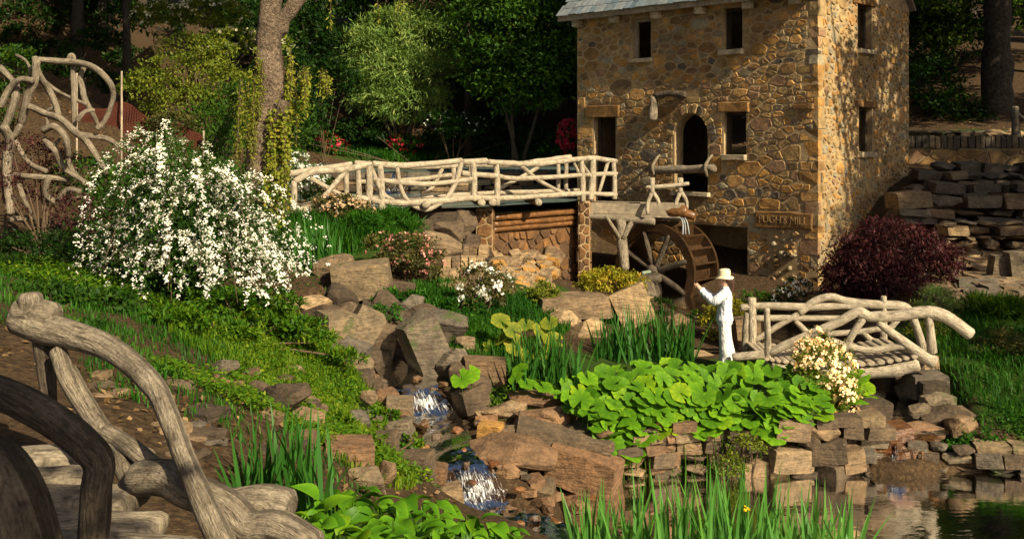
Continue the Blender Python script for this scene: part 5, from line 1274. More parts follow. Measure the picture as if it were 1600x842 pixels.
# ---- butterbur: every leaf a part
def round_leaf(seed, n=18):
    rg_ = random.Random(seed); V = [(0, 0, -.10)]; Fc = []
    for ring, rr_ in ((0, .55), (1, 1.0)):
        for i in range(n):
            a = -math.pi + .28 + (2 * math.pi - .56) * i / (n - 1)
            w = 1 + (.07 * math.sin(i * 2.1 + seed) + rg_.uniform(-.04, .04) if ring else 0)
            lobe = 1 + .14 * abs(math.sin(a / 2)) ** 3
            z = (.02 if ring == 0 else .05 + .05 * math.sin(i * 1.7 + seed * 2)) - .10 * rr_ * abs(math.cos(a)) * .5
            V.append((math.cos(a) * rr_ * w * lobe, math.sin(a) * rr_ * w * lobe, z))
    for i in range(n - 1): Fc.append([0, 1 + i, 2 + i]); Fc.append([1 + i, 1 + n + i, 2 + n + i, 2 + i])
    me = mesh_py('leaf', V, Fc, [.05] + [.25 + .35 * (i % 2) for i in range(n)] + [.45 + .45 * (i % 2) for i in range(n)], True); return me
BL = [round_leaf(i) for i in range(6)]
for me in BL: me.materials.append(M['butterbur'])
def leaf_patch(name, label, cat, spots, size, meshes, stem_mat, tilt=.55, face=(.1, -.68), grow=None):
    """spots: list of (x, y, z); stalks joined as they are hair thin in the picture"""
    c = np.mean([s[:2] for s in spots], 0); t = thing(name, label, cat, (c[0], c[1], g1(c[0], c[1]))); st = Soup()
    for (x, y, z) in spots:
        s = rr.uniform(*size); n_ = Vector((face[0] + rr.gauss(0, tilt * .6), face[1] + rr.gauss(0, tilt * .5), 1)).normalized()
        q = n_.to_track_quat('Z', 'Y') @ Quaternion((0, 0, 1), rr.uniform(0, 6.28))
        inst('leaf', rr.choice(meshes), (x, y, z), q.to_euler(), (s, s, s), t)
        gx, gy = x + rr.uniform(-.1, .1), y + rr.uniform(0, .2); g_ = g1(gx, gy)
        if z - g_ > .06:
            V, Fc, U = tube_arrays([Vector((gx, gy, g_ - .03)), Vector((x, y, z - s * .1))], .008, .006, seg=4, step=.3); st.add(V, Fc)
    if st.V: tag(st.build('stalks', stem_mat, t), kind='stuff')
    return t
spots = []
outline = [(880, 600), (905, 590), (960, 575), (1040, 566), (1110, 570), (1170, 572), (1240, 575), (1300, 600), (1300, 650), (1240, 660), (1215, 690), (1180, 668), (1130, 660), (1115, 680), (1060, 672), (1010, 690), (975, 718), (945, 700), (930, 660), (890, 635)]
def in_poly(p, poly):
    x, y = p; c = False
    for i in range(len(poly)):
        (x0, y0), (x1, y1) = poly[i], poly[(i + 1) % len(poly)]
        if (y0 > y) != (y1 > y) and x < (x1 - x0) * (y - y0) / (y1 - y0) + x0: c = not c
    return c
GYS = np.arange(12.0, 18.0, .05)
def hit(px, py, h, Y0=13.9, Y1=18.0, fall=15.0):
    """where the sight line through a pixel meets the ground raised by h"""
    Ys = np.arange(Y0, Y1, .04); X = (px - 800) / F_PX * Ys; Z = CZ - (py - HY) / F_PX * Ys
    i = np.nonzero(Z <= G(X, Ys) + h)[0]
    Y = Ys[i[0]] if len(i) else fall
    return P(px, py, Y)
tries = 0
while len(spots) < 285 and tries < 9000:
    tries += 1; px, py = rr.uniform(880, 1305), rr.uniform(562, 722)
    if not in_poly((px, py), outline): continue
    if any((px - q[3]) ** 2 + ((py - q[4]) * 1.35) ** 2 < 14.2 ** 2 for q in spots): continue
    p = hit(px, py, rr.uniform(.18, .34)); 
    if p.y < 14.75: p = P(px, py, max(13.85, p.y - .35))
    spots.append((p.x, p.y, p.z, px, py))
leaf_patch('butterbur_patch', 'spreading bed of round bright green butterbur leaves in front of the photographer', 'plant', [s[:3] for s in spots], (.085, .175), BL, M['grass'])
sp2 = [tuple(P(px, py, Y)) for px, py, Y in ((1340, 590, 15.5), (1352, 605, 15.4), (1338, 620, 15.3), (1330, 640, 15.2), (1355, 625, 15.4), (1345, 645, 15.1), (1320, 655, 15.0))]
leaf_patch('butterbur_clump', 'few big round leaves at the footbridge side of the cream azalea', 'plant', sp2, (.15, .2), BL, M['grass'])
sp3 = [tuple(P(px, py, 16.9 + rr.uniform(-.2, .2))) for px, py in ((800, 515), (822, 508), (845, 520), (830, 535), (808, 540), (850, 540), (785, 528), (795, 555), (865, 530), (815, 560), (840, 555), (770, 545), (858, 505), (782, 500))]
leaf_patch('butterbur_clump', 'yellow-green big leaved clump behind the iris blades beside the lawn', 'plant', sp3, (.13, .2), [with_mat(m_, M['leaf_yellow']) for m_ in BL], M['grass'])
sp4 = [tuple(P(px, py, Y)) for px, py, Y in ((805, 590, 15.2), (825, 600, 15.1), (850, 605, 15.0), (812, 578, 15.3), (735, 585, 15.1), (722, 592, 15.0), (870, 615, 14.9), (960, 700, 14.1), (975, 690, 14.1), (890, 622, 14.8))]
leaf_patch('butterbur_clump', 'loose round leaves growing from the joints of the slab pile', 'plant', sp4, (.1, .16), BL, M['grass'])
def hosta_leaf(seed):
    rg_ = random.Random(seed); n = 7; V = []; Fc = []
    for i in range(n):
        t = i / (n - 1); w = .30 * math.sin(math.pi * min(1, t * .97 + .03)) ** .9 * (1.25 - .6 * t); z = .35 * t - .75 * t * t
        V += [(t, -w, z + w * .35), (t, 0, z), (t, w, z + w * .35)]
    for i in range(n - 1):
        for j in (0, 1): Fc.append([3 * i + j, 3 * i + 3 + j, 3 * i + 4 + j, 3 * i + 1 + j])
    return mesh_py('leaf', V, Fc, [.35 + .35 * (k_ % 3 != 1) + rg_.uniform(-.08, .08) for k_ in range(3 * n)], True)
HL = [hosta_leaf(i) for i in range(4)]
for me in HL: me.materials.append(M['hosta'])
ho = thing('hosta_bed', 'dense bed of pleated green hosta leaves by the brook bank', 'plant', (-.8, 8, g1(-.8, 8)))
hp = [(470, 842), (480, 800), (505, 765), (560, 765), (620, 775), (690, 785), (740, 808), (790, 825), (815, 846), (815, 870), (470, 870)]; n_ = 0; hs = []; hz = []
for tr_ in range(7000):
    px, py = rr.uniform(470, 815), rr.uniform(762, 868)
    if not in_poly((px, py), hp): continue
    if any((px - a) ** 2 + ((py - b) * 1.3) ** 2 < 11.5 ** 2 for a, b in hs): continue
    p = hit(px, py, rr.uniform(.1, .25), 4.0, 13.0, 9.0); hs.append((px, py)); hz.append(p); s = rr.uniform(.15, .25)
    inst('leaf', rr.choice(HL), p, (rr.gauss(0, .4), rr.gauss(.05, .4), rr.choice([rr.uniform(-2.6, -.4), rr.uniform(0, 6.28)])), (s, s, s), ho); n_ += 1
    if n_ > 290: break
s_ = Soup()
for p in hz[::2]:
    V, Fc, U = tube_arrays([Vector((p.x, p.y + .05, g1(p.x, p.y + .05) - .02)), p], .007, .005, seg=4, step=.4); s_.add(V, Fc)
tag(s_.build('stalks', M['grass'], ho), kind='stuff')

# ---- iris clumps: every blade a part
def blade(seed):
    rg_ = random.Random(seed); n = 6; V = []; Fc = []; b = rg_.uniform(.02, .30)
    for i in range(n):
        t = i / (n - 1); w = .5 * (1 - t ** 2.2) * (.75 + .5 * min(1, t * 3)) + .01; x = b * t * t; V += [(x, -w, t), (x - .0, 0, t), (x, w, t)]
    for i in range(n - 1):
        for j in (0, 1): Fc.append([3 * i + j, 3 * i + 1 + j, 3 * i + 4 + j, 3 * i + 3 + j])
    return mesh_py('blade', V, Fc, [rg_.uniform(.3, .5) + .3 * (k_ // 3 / n) for k_ in range(3 * n)], True)
BD = [blade(i) for i in range(8)]
def iris(label, px0, px1, ybase, Y, dY, htpx, n, mat, w=.026, lean=0.12, group=None, fan=.0):
    c = P((px0 + px1) / 2, ybase, Y); t = thing('iris_clump', label, 'plant', (c.x, Y, g1(c.x, Y)), group=group)
    for k_ in range(n):
        u = rr.random(); px = px0 + (px1 - px0) * u; y = Y + rr.uniform(-dY, dY); x = (px - 800) / F_PX * y; z = min(P(px, ybase, y).z, max(g1(x, y), -.1) + .15) - .05
        h = htpx * Y / F_PX * rr.uniform(.6, 1.08) * (1 - .35 * abs(u - .5) * 1.2); ww = w * rr.uniform(.7, 1.2)
        inst('blade', with_mat(rr.choice(BD), mat), (x, y, z), (rr.gauss(0, lean), rr.gauss((u - .5) * fan, lean), rr.uniform(0, 6.28) if rr.random() < .4 else rr.choice([0, 3.14]) + rr.gauss(1.57, .6)), (h, ww, h), t)
    return t
iris('tall sunlit-green iris clump standing in the pond edge', 905, 1335, 905, 11.2, .5, 185, 295, M['iris_lit'], .038, .13, fan=.25)
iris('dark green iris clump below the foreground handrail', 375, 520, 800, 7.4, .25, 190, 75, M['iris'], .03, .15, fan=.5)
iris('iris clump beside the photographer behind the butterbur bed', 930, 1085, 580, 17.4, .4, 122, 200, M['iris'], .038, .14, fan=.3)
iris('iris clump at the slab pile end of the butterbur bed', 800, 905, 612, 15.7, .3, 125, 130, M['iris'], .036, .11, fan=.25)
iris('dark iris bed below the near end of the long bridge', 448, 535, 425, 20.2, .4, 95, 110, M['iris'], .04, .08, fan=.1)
yf = thing('iris_flower', 'single yellow iris bloom among the pond edge blades', 'flower', P(1167, 812, 10.9))
obj('petals', blossom_mesh('petals', None, 0, .045, 9, 3, leaf_mat('yellow_petal', (.75, .5, .02), (.85, .62, .04)), pts=(np.array([tuple(P(1167, 796, 10.9))]), np.array([[0, -.3, 1.0]])), spread=.012), None, yf)
log('stem', [P(1168, 860, 10.9), P(1167, 798, 10.9)], .006, .005, M['grass'], yf, seg=5)

# ---- grass and ground cover
def grass(name, label, zones, n, h, w, mat, seed, lean=.35, kind='stuff', rb=0.0):
    rg_ = np.random.default_rng(seed); ar = np.array([z[2] * z[3] for z in zones]); ix = rg_.choice(len(zones), n, p=ar / ar.sum()); Z = np.array([z[:4] for z in zones])[ix]
    a = rg_.uniform(0, 2 * np.pi, n); r = np.sqrt(rg_.random(n)); x = Z[:, 0] + Z[:, 2] * r * np.cos(a); y = Z[:, 1] + Z[:, 3] * r * np.sin(a); z = G(x, y)
    clump = np.sin(x * 3.1 + 1) * np.sin(y * 2.7) + np.sin(x * 7 + y * 5) * .6 + rg_.normal(0, .5, n)
    ok = (z > -.02) & (clump > -.7); 
    d, zb = line_d(x, y, STREAM); ok &= d > .5
    d, zb = line_d(x, y, RACE); ok &= (d > .8)
    x, y, z, clump = x[ok], y[ok], z[ok], clump[ok]; n = len(x)
    hh = h * rg_.uniform(.5, 1.3, n) * (1 + .25 * np.clip(clump, -1, 1)); az = rg_.uniform(0, 2 * np.pi, n); ln = rg_.uniform(0, 1, n) * lean * 2 * hh
    B = np.c_[x, y, z - .01]; Dd = np.c_[np.cos(az), np.sin(az), np.zeros(n)]; S = np.c_[-np.sin(az), np.cos(az), np.zeros(n)] * (w * rg_.uniform(.6, 1.3, n))[:, None]
    mid = B + Dd * (ln * .35)[:, None] + np.c_[np.zeros((n, 2)), hh * .62]; tip = B + Dd * ln[:, None] + np.c_[np.zeros((n, 2)), hh * (1 - .25 * lean)]
    V = np.stack([B - S, B + S, mid + S * .8, mid - S * .8, tip + S * .12, tip - S * .12], 1).reshape(-1, 3)
    i = np.arange(n)[:, None] * 6; Q = np.concatenate([i + [0, 1, 2, 3], i + [3, 2, 4, 5]], 1).reshape(-1, 4)
    rv = np.clip(.45 + rb + .2 * np.sin(x * 1.7 + 2) * np.sin(y * 1.9) + rg_.normal(0, .17, n), 0, 1)
    tag(obj(name, mesh_np(name, V, Q, rndv=np.repeat(rv, 6)), mat), label, 'grass', kind=kind)
grass('grass', 'sunlit yellow-green grass on the bank left of the brook', [(-3.1, 13.9, 1.5, 1.9), (-2.2, 12.0, .9, 1.6), (-1.55, 12.6, .55, 1.5), (-3.9, 15.3, 1.2, 1.3), (-1.5, 10.6, .5, .9)], 34000, .12, .008, M['grass'], 51, rb=.2)
grass('lawn', 'sloping green lawn between the boulder heap and the white azalea', [(-1.1, 18.6, .9, 1.9), (-.5, 17.4, .6, .9), (.3, 19.0, .8, 1.0)], 15000, .16, .009, M['grass_deep'], 52)
grass('grass', 'long green grass on the right bank above the pond', [(8.8, 16.3, 2.0, 1.9), (9.8, 18.5, 2.0, 1.6), (7.6, 17.6, .8, 1.1), (9, 14.9, 2.2, .7), (11.5, 17, 2, 3)], 22000, .17, .008, M['grass_deep'], 53, .6)
grass('grass', 'deep green tufts under the long bridge beside the iris bed', [(-3.9, 22.0, 1.2, .9), (-2.7, 22.8, .8, .7), (-4.6, 21, .9, .9)], 7000, .32, .012, M['grass_deep'], 54, .5)
grass('grass', 'shaded grass on the far bank of the upper lake', [(-3, 57.5, 12, 2.6), (6, 56, 5, 3)], 16000, .4, .03, M['grass_deep'], 55)
grass('grass', 'sparse weeds among the rocks below the spirea', [(-5.5, 13.5, 2.5, 1.8), (-4.0, 11.6, 2.0, 1.6), (-2.6, 9.6, 1.4, 1.2)], 9000, .1, .007, M['grass_deep'], 56)
def cover(name, label, zones, n, L, W, mat, seed, lift=.05):
    rg_ = np.random.default_rng(seed); ar = np.array([z[2] * z[3] for z in zones]); ix = rg_.choice(len(zones), n, p=ar / ar.sum()); Z = np.array([z[:4] for z in zones])[ix]
    a = rg_.uniform(0, 2 * np.pi, n); r = np.sqrt(rg_.random(n)); x = Z[:, 0] + Z[:, 2] * r * np.cos(a); y = Z[:, 1] + Z[:, 3] * r * np.sin(a); z = G(x, y)
    ok = (z > .0) & (np.sin(x * 2.3 + y) * np.sin(y * 3.1) + rg_.normal(0, .45, n) > -.25); d, zb = line_d(x, y, STREAM); ok &= d > .5; d, zb = line_d(x, y, RACE); ok &= d > .8
    x, y, z = x[ok], y[ok], z[ok]; n = len(x); C = np.c_[x, y, z + rg_.uniform(0, 1, n) * lift]
    me = leaf_mesh(name, C, rg_.normal(size=(n, 3)) * [1, 1, .4], rg_.normal(size=(n, 3)) * .35 + [0, -.1, 1], L * rg_.uniform(.6, 1.3, n), W, np.clip(rg_.normal(.5, .22, n), 0, 1)); tag(obj(name, me, mat), label, 'ground cover', kind='stuff')
cover('ground_cover', 'low leafy green ground cover on the bank below the spirea', [(-3.4, 14.6, 1.7, 1.7), (-2.3, 12.3, 1.0, 1.7), (-5.5, 15, 2, 1.5), (-1.6, 11.6, .7, 1.6), (-2.6, 10.4, 1.0, 1.0)], 52000, .055, .034, M['grass'], 61, .14)
cover('leaf_litter', 'brown fallen leaves strewn over the shaded left slope', [(-3.6, 10, 2.2, 2.2), (-2.2, 9, 1.2, 1.6), (-8, 30, 6, 6), (-12, 36, 8, 8), (15, 43, 8, 6), (-1.4, 11, .9, 1.7)], 26000, .07, .045, leaf_mat('fallen_leaf', (.06, .032, .014), (.14, .085, .035), (.27, .18, .085), trans=.05), 62, .02)
cover('ground_cover', 'leafy weeds hanging over the right pond bank', [(8, 14.55, 2.4, .45), (2.95, 14.3, .35, .35), (3.2, 14.25, .4, .3)], 9000, .055, .035, M['grass_deep'], 63, .25)
cover('ground_cover', 'small leaves between the rocks of the brook', [(-1.2, 12.2, .5, 1.0), (1.0, 13.9, .7, .4), (.2, 15.6, .9, .5), (-2.9, 17.8, .8, .5)], 6000, .05, .035, M['grass'], 64, .12)

# ---- shrubs
shrub('azalea', 'pink flowering azalea on bare stems above the boulder heap', [(640, 395, 20.2, 45, 30), (665, 410, 20.0, 30, 26), (600, 385, 20.4, 30, 22)], M['leaf_olive'], 3600, .075, .035, 201, (M['pink_petal'], 95, .055, 5), stems=14)
shrub('azalea', 'white flowering azalea with thin stems in front of the steps', [(745, 440, 18.6, 34, 28), (775, 450, 18.6, 26, 24), (740, 470, 18.4, 22, 18)], M['leaf_olive'], 1900, .075, .035, 202, (M['white_petal'], 42, .075, 6), stems=14)
shrub('azalea', 'cream flowering azalea in front of the footbridge', [(1290, 585, 15.2, 46, 50), (1262, 560, 15.2, 26, 30), (1318, 620, 15.1, 26, 28), (1275, 535, 15.3, 14, 22)], M['leaf_yellow'], 3600, .06, .028, 203, (M['cream_petal'], 230, .05, 6), stems=12, rbias=-.1)
shrub('azalea', 'peach flowering low azalea under the near end of the long bridge', [(525, 322, 23.2, 40, 18), (560, 330, 23.2, 26, 14)], M['leaf_olive'], 2400, .08, .04, 204, (M['peach_petal'], 110, .07, 5))
shrub('azalea', 'white azalea behind the near end rails of the long bridge', [(480, 285, 25.5, 34, 28), (500, 300, 25.5, 26, 24), (465, 255, 26, 18, 16)], M['leaf_shrub'], 3000, .08, .04, 205, (M['white_petal'], 150, .07, 5))
shrub('azalea', 'crimson azalea against the corner of the mill', [(888, 212, 36, 15, 22)], M['leaf_shrub'], 900, .12, .06, 206, (M['red_petal'], 150, .12, 5))
shrub('azalea', 'dark crimson azalea on the far lake bank under the pale willow', [(500, 222, 56, 28, 16), (525, 230, 56, 18, 12)], M['leaf_mid'], 1500, .2, .1, 207, (M['red_petal'], 70, .16, 5))
shrub('azalea', 'dull red azalea at the middle of the far lake bank', [(640, 226, 56.5, 22, 12), (620, 222, 57, 16, 10)], M['leaf_mid'], 1300, .2, .1, 208, (M['red_petal'], 40, .15, 5))
shrub('azalea', 'small crimson azalea half hidden under the dark trees', [(498, 140, 60, 12, 10)], M['leaf_mid'], 500, .2, .1, 209, (M['red_petal'], 50, .17, 5))
shrub('golden_shrub', 'golden leaved low shrub on the broad flat boulder', [(950, 438, 20.6, 48, 18), (920, 445, 20.5, 24, 12), (985, 442, 20.6, 24, 12)], M['leaf_gold'], 3600, .075, .038, 210, stems=8)
shrub('golden_shrub', 'yellow-green shrub directly behind the photographer', [(1148, 505, 19.6, 30, 38), (1120, 500, 19.8, 24, 30), (1165, 530, 19.4, 18, 24)], M['leaf_gold'], 3600, .07, .035, 211, stems=8, rbias=-.15)
shrub('clipped_shrub', 'small rounded green shrub on one stem beside the steps', [(850, 462, 19.6, 22, 20)], M['leaf_yellow'], 1900, .06, .03, 212, stems=4, rbias=-.12)
shrub('japanese_maple', 'dark red weeping maple mounded against the mill corner', [(1390, 385, 22.6, 78, 42), (1345, 415, 22.2, 55, 42), (1440, 405, 22.6, 52, 36), (1385, 435, 22.0, 60, 32), (1320, 440, 22.3, 34, 28), (1475, 405, 22.8, 24, 24)], M['leaf_maple'], 15000, .12, .04, 213, cat='tree', stems=9, droop=.9, per=26, inner=.6, stem_r=.05)
shrub('white_shrub', 'airy small white flowered shrub at the mill foot', [(1245, 452, 23.4, 26, 18), (1225, 462, 23.2, 20, 12)], M['leaf_dark'], 900, .07, .035, 214, (M['white_petal'], 60, .05, 4))
shrub('broom_shrub', 'feathery grey-green twiggy shrub behind the footbridge end', [(1462, 472, 19.4, 30, 24), (1445, 490, 19.2, 24, 16), (1485, 485, 19.4, 22, 16)], M['leaf_willow'], 2400, .10, .014, 215, stems=16, up=.6)
shrub('low_shrub', 'yellow-green low mound under the footbridge handrail end', [(1450, 522, 18.2, 30, 22), (1470, 530, 18.2, 20, 16)], M['leaf_yellow'], 1900, .05, .022, 216)
shrub('low_shrub', 'reddish green twiggy shrub on the right bank grass', [(1565, 545, 17.4, 42, 30), (1540, 560, 17.2, 28, 22), (1590, 560, 17, 34, 26)], M['leaf_olive'], 3000, .06, .028, 217, stems=16)
shrub('fern_clump', 'bright grassy clump on the slope beside the flagstones', [(1570, 490, 19.6, 40, 20), (1530, 480, 20.2, 24, 14)], M['grass'], 2600, .22, .02, 218, stems=4, up=.7)
shrub('low_shrub', 'leafy weeds with dry stalks in the joint of the pond wall', [(1165, 700, 14.2, 32, 26), (1190, 670, 14.4, 24, 20), (1140, 730, 14.0, 22, 16)], M['leaf_yellow'], 1700, .055, .03, 219, stems=14, rbias=-.15)
shrub('ivy_tuft', 'trailing leafy tuft over the right pond bank', [(1530, 690, 14.7, 32, 24), (1500, 702, 14.6, 24, 18), (1562, 705, 14.6, 26, 16)], M['grass_deep'], 1900, .055, .035, 220, stems=0)
shrub('low_shrub', 'dark low shrub under the branch arch', [(60, 400, 16, 70, 40), (130, 420, 15.6, 60, 40), (20, 440, 15, 50, 44)], M['leaf_dark'], 6000, .075, .035, 221, stems=8)
shrub('low_shrub', 'dark reddish shrub threaded through the branch arch', [(40, 240, 17.2, 46, 32), (20, 300, 17, 36, 30), (80, 290, 17.3, 34, 26), (120, 330, 16.6, 40, 26), (90, 250, 17.3, 30, 24)], M['leaf_maple'], 2600, .06, .03, 222, stems=12, per=10)
shrub('low_shrub', 'green shrub at the top of the branch arch', [(15, 110, 18, 36, 40), (0, 170, 18, 26, 36)], M['leaf_mid'], 2400, .08, .04, 223, stems=6)
shrub('low_shrub', 'deep green bushes beneath the tree trunk', [(360, 230, 27, 50, 46), (330, 200, 28, 50, 40), (450, 200, 30, 40, 50), (380, 170, 30, 60, 40)], M['leaf_mid'], 6500, .13, .06, 224, stems=8)
shrub('low_shrub', 'yellowish weeds by the orange netting', [(270, 195, 24, 36, 20), (240, 205, 24, 30, 16)], M['leaf_olive'], 1600, .09, .045, 225)
shrub('low_shrub', 'tall weeds at the foot of the boulder heap lawn', [(660, 470, 18.4, 30, 18), (720, 480, 18.4, 40, 14), (610, 470, 18.2, 30, 14), (600, 490, 17.4, 26, 12)], M['grass_deep'], 2600, .10, .035, 226, stems=5)
shrub('low_shrub', 'broad leafed weeds under the spirea', [(350, 470, 14.2, 60, 18), (420, 470, 14.8, 50, 16), (280, 500, 13, 60, 18), (470, 510, 14.4, 40, 14)], M['grass'], 4200, .08, .04, 227, stems=4, rbias=-.2)
shrub('low_shrub', 'green undergrowth in front of the mill pit', [(1030, 478, 23, 20, 14), (1090, 500, 21.5, 24, 14), (1180, 470, 23.5, 34, 14)], M['leaf_mid'], 1600, .08, .04, 228)
shrub('low_shrub', 'fine leaved green bush under the long bridge rails', [(610, 350, 23.4, 40, 20), (570, 355, 22.8, 40, 18), (640, 360, 23.2, 26, 14)], M['grass_deep'], 3800, .2, .022, 241, stems=4, up=.6)
shrub('low_shrub', 'dark leafy hedge along the slope behind the white spirea', [(200, 300, 18, 60, 40), (130, 280, 19, 50, 40), (330, 290, 20, 60, 40), (260, 250, 22, 50, 30)], M['leaf_shrub'], 6000, .09, .045, 242, stems=8)
shrub('fern_clump', 'green ferny undergrowth at the top of the sunlit bank', [(400, 505, 14.6, 60, 16), (340, 520, 13.6, 60, 16), (480, 530, 14.4, 46, 14), (540, 560, 14.4, 34, 12), (250, 520, 13, 50, 18)], M['grass'], 6500, .09, .03, 243, stems=4, up=.5)
shrub('fern_clump', 'dark green undergrowth in the shade left of the spirea', [(60, 470, 13, 70, 26), (150, 480, 13.2, 60, 22), (20, 520, 11.5, 50, 24), (110, 520, 11.6, 60, 16)], M['leaf_shrub'], 6500, .09, .04, 244, stems=4)
shrub('fern_clump', 'bright weeds sprouting among the rocks of the near brook bank', [(600, 650, 12.6, 34, 10), (570, 690, 11.2, 34, 10), (640, 690, 12.2, 24, 8), (620, 770, 10.6, 34, 10), (520, 660, 11.4, 34, 10), (690, 790, 11.4, 24, 8)], M['grass'], 3000, .06, .03, 245, stems=3)
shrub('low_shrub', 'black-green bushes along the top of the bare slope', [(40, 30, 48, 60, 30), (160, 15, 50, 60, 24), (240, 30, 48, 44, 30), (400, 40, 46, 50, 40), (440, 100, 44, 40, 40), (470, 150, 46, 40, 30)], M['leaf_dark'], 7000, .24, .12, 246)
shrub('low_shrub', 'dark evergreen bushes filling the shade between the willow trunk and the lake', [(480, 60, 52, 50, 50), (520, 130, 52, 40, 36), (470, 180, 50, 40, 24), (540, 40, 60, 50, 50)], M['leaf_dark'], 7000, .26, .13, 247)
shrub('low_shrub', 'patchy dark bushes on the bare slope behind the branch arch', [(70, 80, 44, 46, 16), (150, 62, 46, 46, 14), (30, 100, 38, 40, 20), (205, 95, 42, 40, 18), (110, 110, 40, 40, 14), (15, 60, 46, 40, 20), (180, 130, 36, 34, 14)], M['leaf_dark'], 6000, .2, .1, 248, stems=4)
shrub('dogwood', 'flowering dogwood with flat white sprays behind the tree trunk', [(330, 20, 34, 60, 20), (250, 25, 34, 44, 20), (370, 60, 33, 40, 12), (345, 78, 33, 36, 9), (420, 70, 33, 40, 10)], M['leaf_yellow'], 3600, .16, .08, 229, (M['cream_petal'], 200, .11, 4), cat='tree', stems=10, stem_r=.05, rbias=-.15)
shrub('rhododendron', 'broad layered yellow-green shrub behind the orange netting', [(290, 120, 31, 80, 34), (240, 140, 31, 56, 30), (350, 140, 31, 60, 32), (300, 165, 30.5, 70, 26), (310, 80, 31.5, 60, 26)], M['leaf_yellow'], 8500, .13, .055, 230, cat='shrub', stems=10, stem_r=.05, rbias=-.2, inner=.6)

# ------------------------------------------------------------------ trees
tr = thing('willow_tree', 'leaning furrowed tree trunk with ivy rising past the long bridge end', 'tree', P(405, 347, 22))
log('trunk', [P(398, 360, 22), P(404, 300, 22), P(411, 215, 22), (P(424, 135, 22)), P(419, 52, 22), P(424, -10, 22), P(420, -140, 22), P(410, -320, 22), P(470, -760, 22)], .36, .14, M['bark'], tr, seg=16, step=.16, lump=.07)
log('limb', [P(424, 60, 22), P(440, 34, 22), P(470, -8, 22), P(530, -120, 22.5), P(600, -260, 23)], .2, .1, M['bark'], tr, seg=12); log('limb', [P(418, 250, 21.9), P(432, 205, 21.75), P(444, 160, 21.7)], .16, .12, M['bark'], tr, seg=10)
WC = [(Vector((-9.0, 24.0, 14.6)), (2.4, 2.4, 1.8)), (Vector((-7.6, 22.4, 16.4)), (2.4, 2.4, 1.8)), (Vector((-4.2, 21.5, 19.5)), (3.6, 3.4, 2.8)), (Vector((-1.8, 20.6, 20.2)), (2.6, 2.6, 2.2)), (Vector((-5.2, 22.4, 17.5)), (3.0, 3.0, 2.2))]  # unseen crown, its blobs placed to shade the slope behind
obj('crown', crown_mesh('crown', WC, 800, 26, .4, .22, .07, 301, M['leaf_yellow'], .3, .6), None, tr)
def strands(name, label, specs, mat, L, W, seed):
    rg_ = np.random.default_rng(seed); c0 = P(*specs[0][:3]); t = thing(name, label, 'vine', (c0.x, c0.y, c0.z)); C = []; O = []
    for px, py, Y, ln, n in specs:
        p = P(px, py, Y); x = p.x + np.cumsum(rg_.normal(0, .012, n)); y = p.y + np.cumsum(rg_.normal(0, .01, n)); z = p.z - np.linspace(0, ln * Y / F_PX, n)
        C.append(np.c_[x, y, z]); 
        V, Fc, U = tube_arrays([Vector(C[-1][i]) for i in (0, n // 2, n - 1)], .008, .004, seg=4, step=.4); obj('strand', mesh_py('strand', V, Fc, .5), M['twig'], t)
    C = np.repeat(np.concatenate(C), 2, 0); n = len(C); C = C + rg_.normal(0, .035, C.shape)
    me = leaf_mesh('leaves', C, rg_.normal(size=(n, 3)) * .7 + [0, 0, -.6], rg_.normal(size=(n, 3)) + [.3, -.8, .5], L * rg_.uniform(.6, 1.3, n), W, np.clip(rg_.normal(.6, .2, n), 0, 1)); tag(obj('leaves', me, mat, t), kind='stuff')
sr = random.Random(4)
strands('hanging_vine', 'bright yellow-green hanging strands on the shaded flank of the tree trunk', [(sr.uniform(372, 402), sr.uniform(115, 190), 21.6 + sr.uniform(-.3, .3), sr.uniform(50, 120), 30) for _ in range(20)] + [(sr.uniform(400, 415), sr.uniform(75, 120), 21.6, sr.uniform(50, 90), 26) for _ in range(6)], M['leaf_yellow'], .09, .03, 71)
strands('hanging_vine', 'loose willow sprays hanging on the bridge side of the tree trunk', [(sr.uniform(452, 482), sr.uniform(75, 150), 22 + sr.uniform(-.4, .4), sr.uniform(40, 90), 24) for _ in range(14)] + [(sr.uniform(482, 512), sr.uniform(108, 130), 22, sr.uniform(20, 40), 12) for _ in range(6)] + [(sr.uniform(500, 640), sr.uniform(-30, -5), 22.5, sr.uniform(20, 60), 16) for _ in range(5)], M['leaf_yellow'], .11, .035, 72)
strands('trunk_ivy', 'bright ivy climbing the lower trunk beside the bridge end', [(sr.uniform(424, 446), sr.uniform(160, 215), 21.55 + sr.uniform(-.1, .2), sr.uniform(60, 140), 34) for _ in range(20)] + [(sr.uniform(412, 448), sr.uniform(260, 290), 21.4, sr.uniform(40, 75), 20) for _ in range(12)], M['leaf_yellow'], .085, .07, 73)

def tree_proto(name, h, tr_r, blobs, ncl, per, sig, L, W, mat, bark, seed, label, droop=.2, limbs=6, group=None, inner=.35, rbias=0.0):
    t = thing(name, label, 'tree', (0, 0, 0), group=group); rg_ = random.Random(seed)
    log('trunk', [(0, 0, -.3), (rg_.uniform(-.2, .2), 0, h * .3), (rg_.uniform(-.4, .4), rg_.uniform(-.3, .3), h * .62), (rg_.uniform(-.5, .5), 0, h * .9)], tr_r, tr_r * .3, M[bark], t, seg=10, step=.5)
    for k_ in range(limbs):
        c, r = blobs[k_ % len(blobs)]; z0 = h * rg_.uniform(.28, .6); log('limb', [(0, 0, z0), (c[0] * .5, c[1] * .5, z0 * .5 + c[2] * .5), tuple(c)], tr_r * .35, tr_r * .1, M[bark], t, seg=6, step=.6)
    obj('crown', crown_mesh('crown', [(Vector(c), r) for c, r in blobs], ncl, per, sig, L, W, seed, M[mat], inner, droop, rbias=rbias), None, t)
    return t
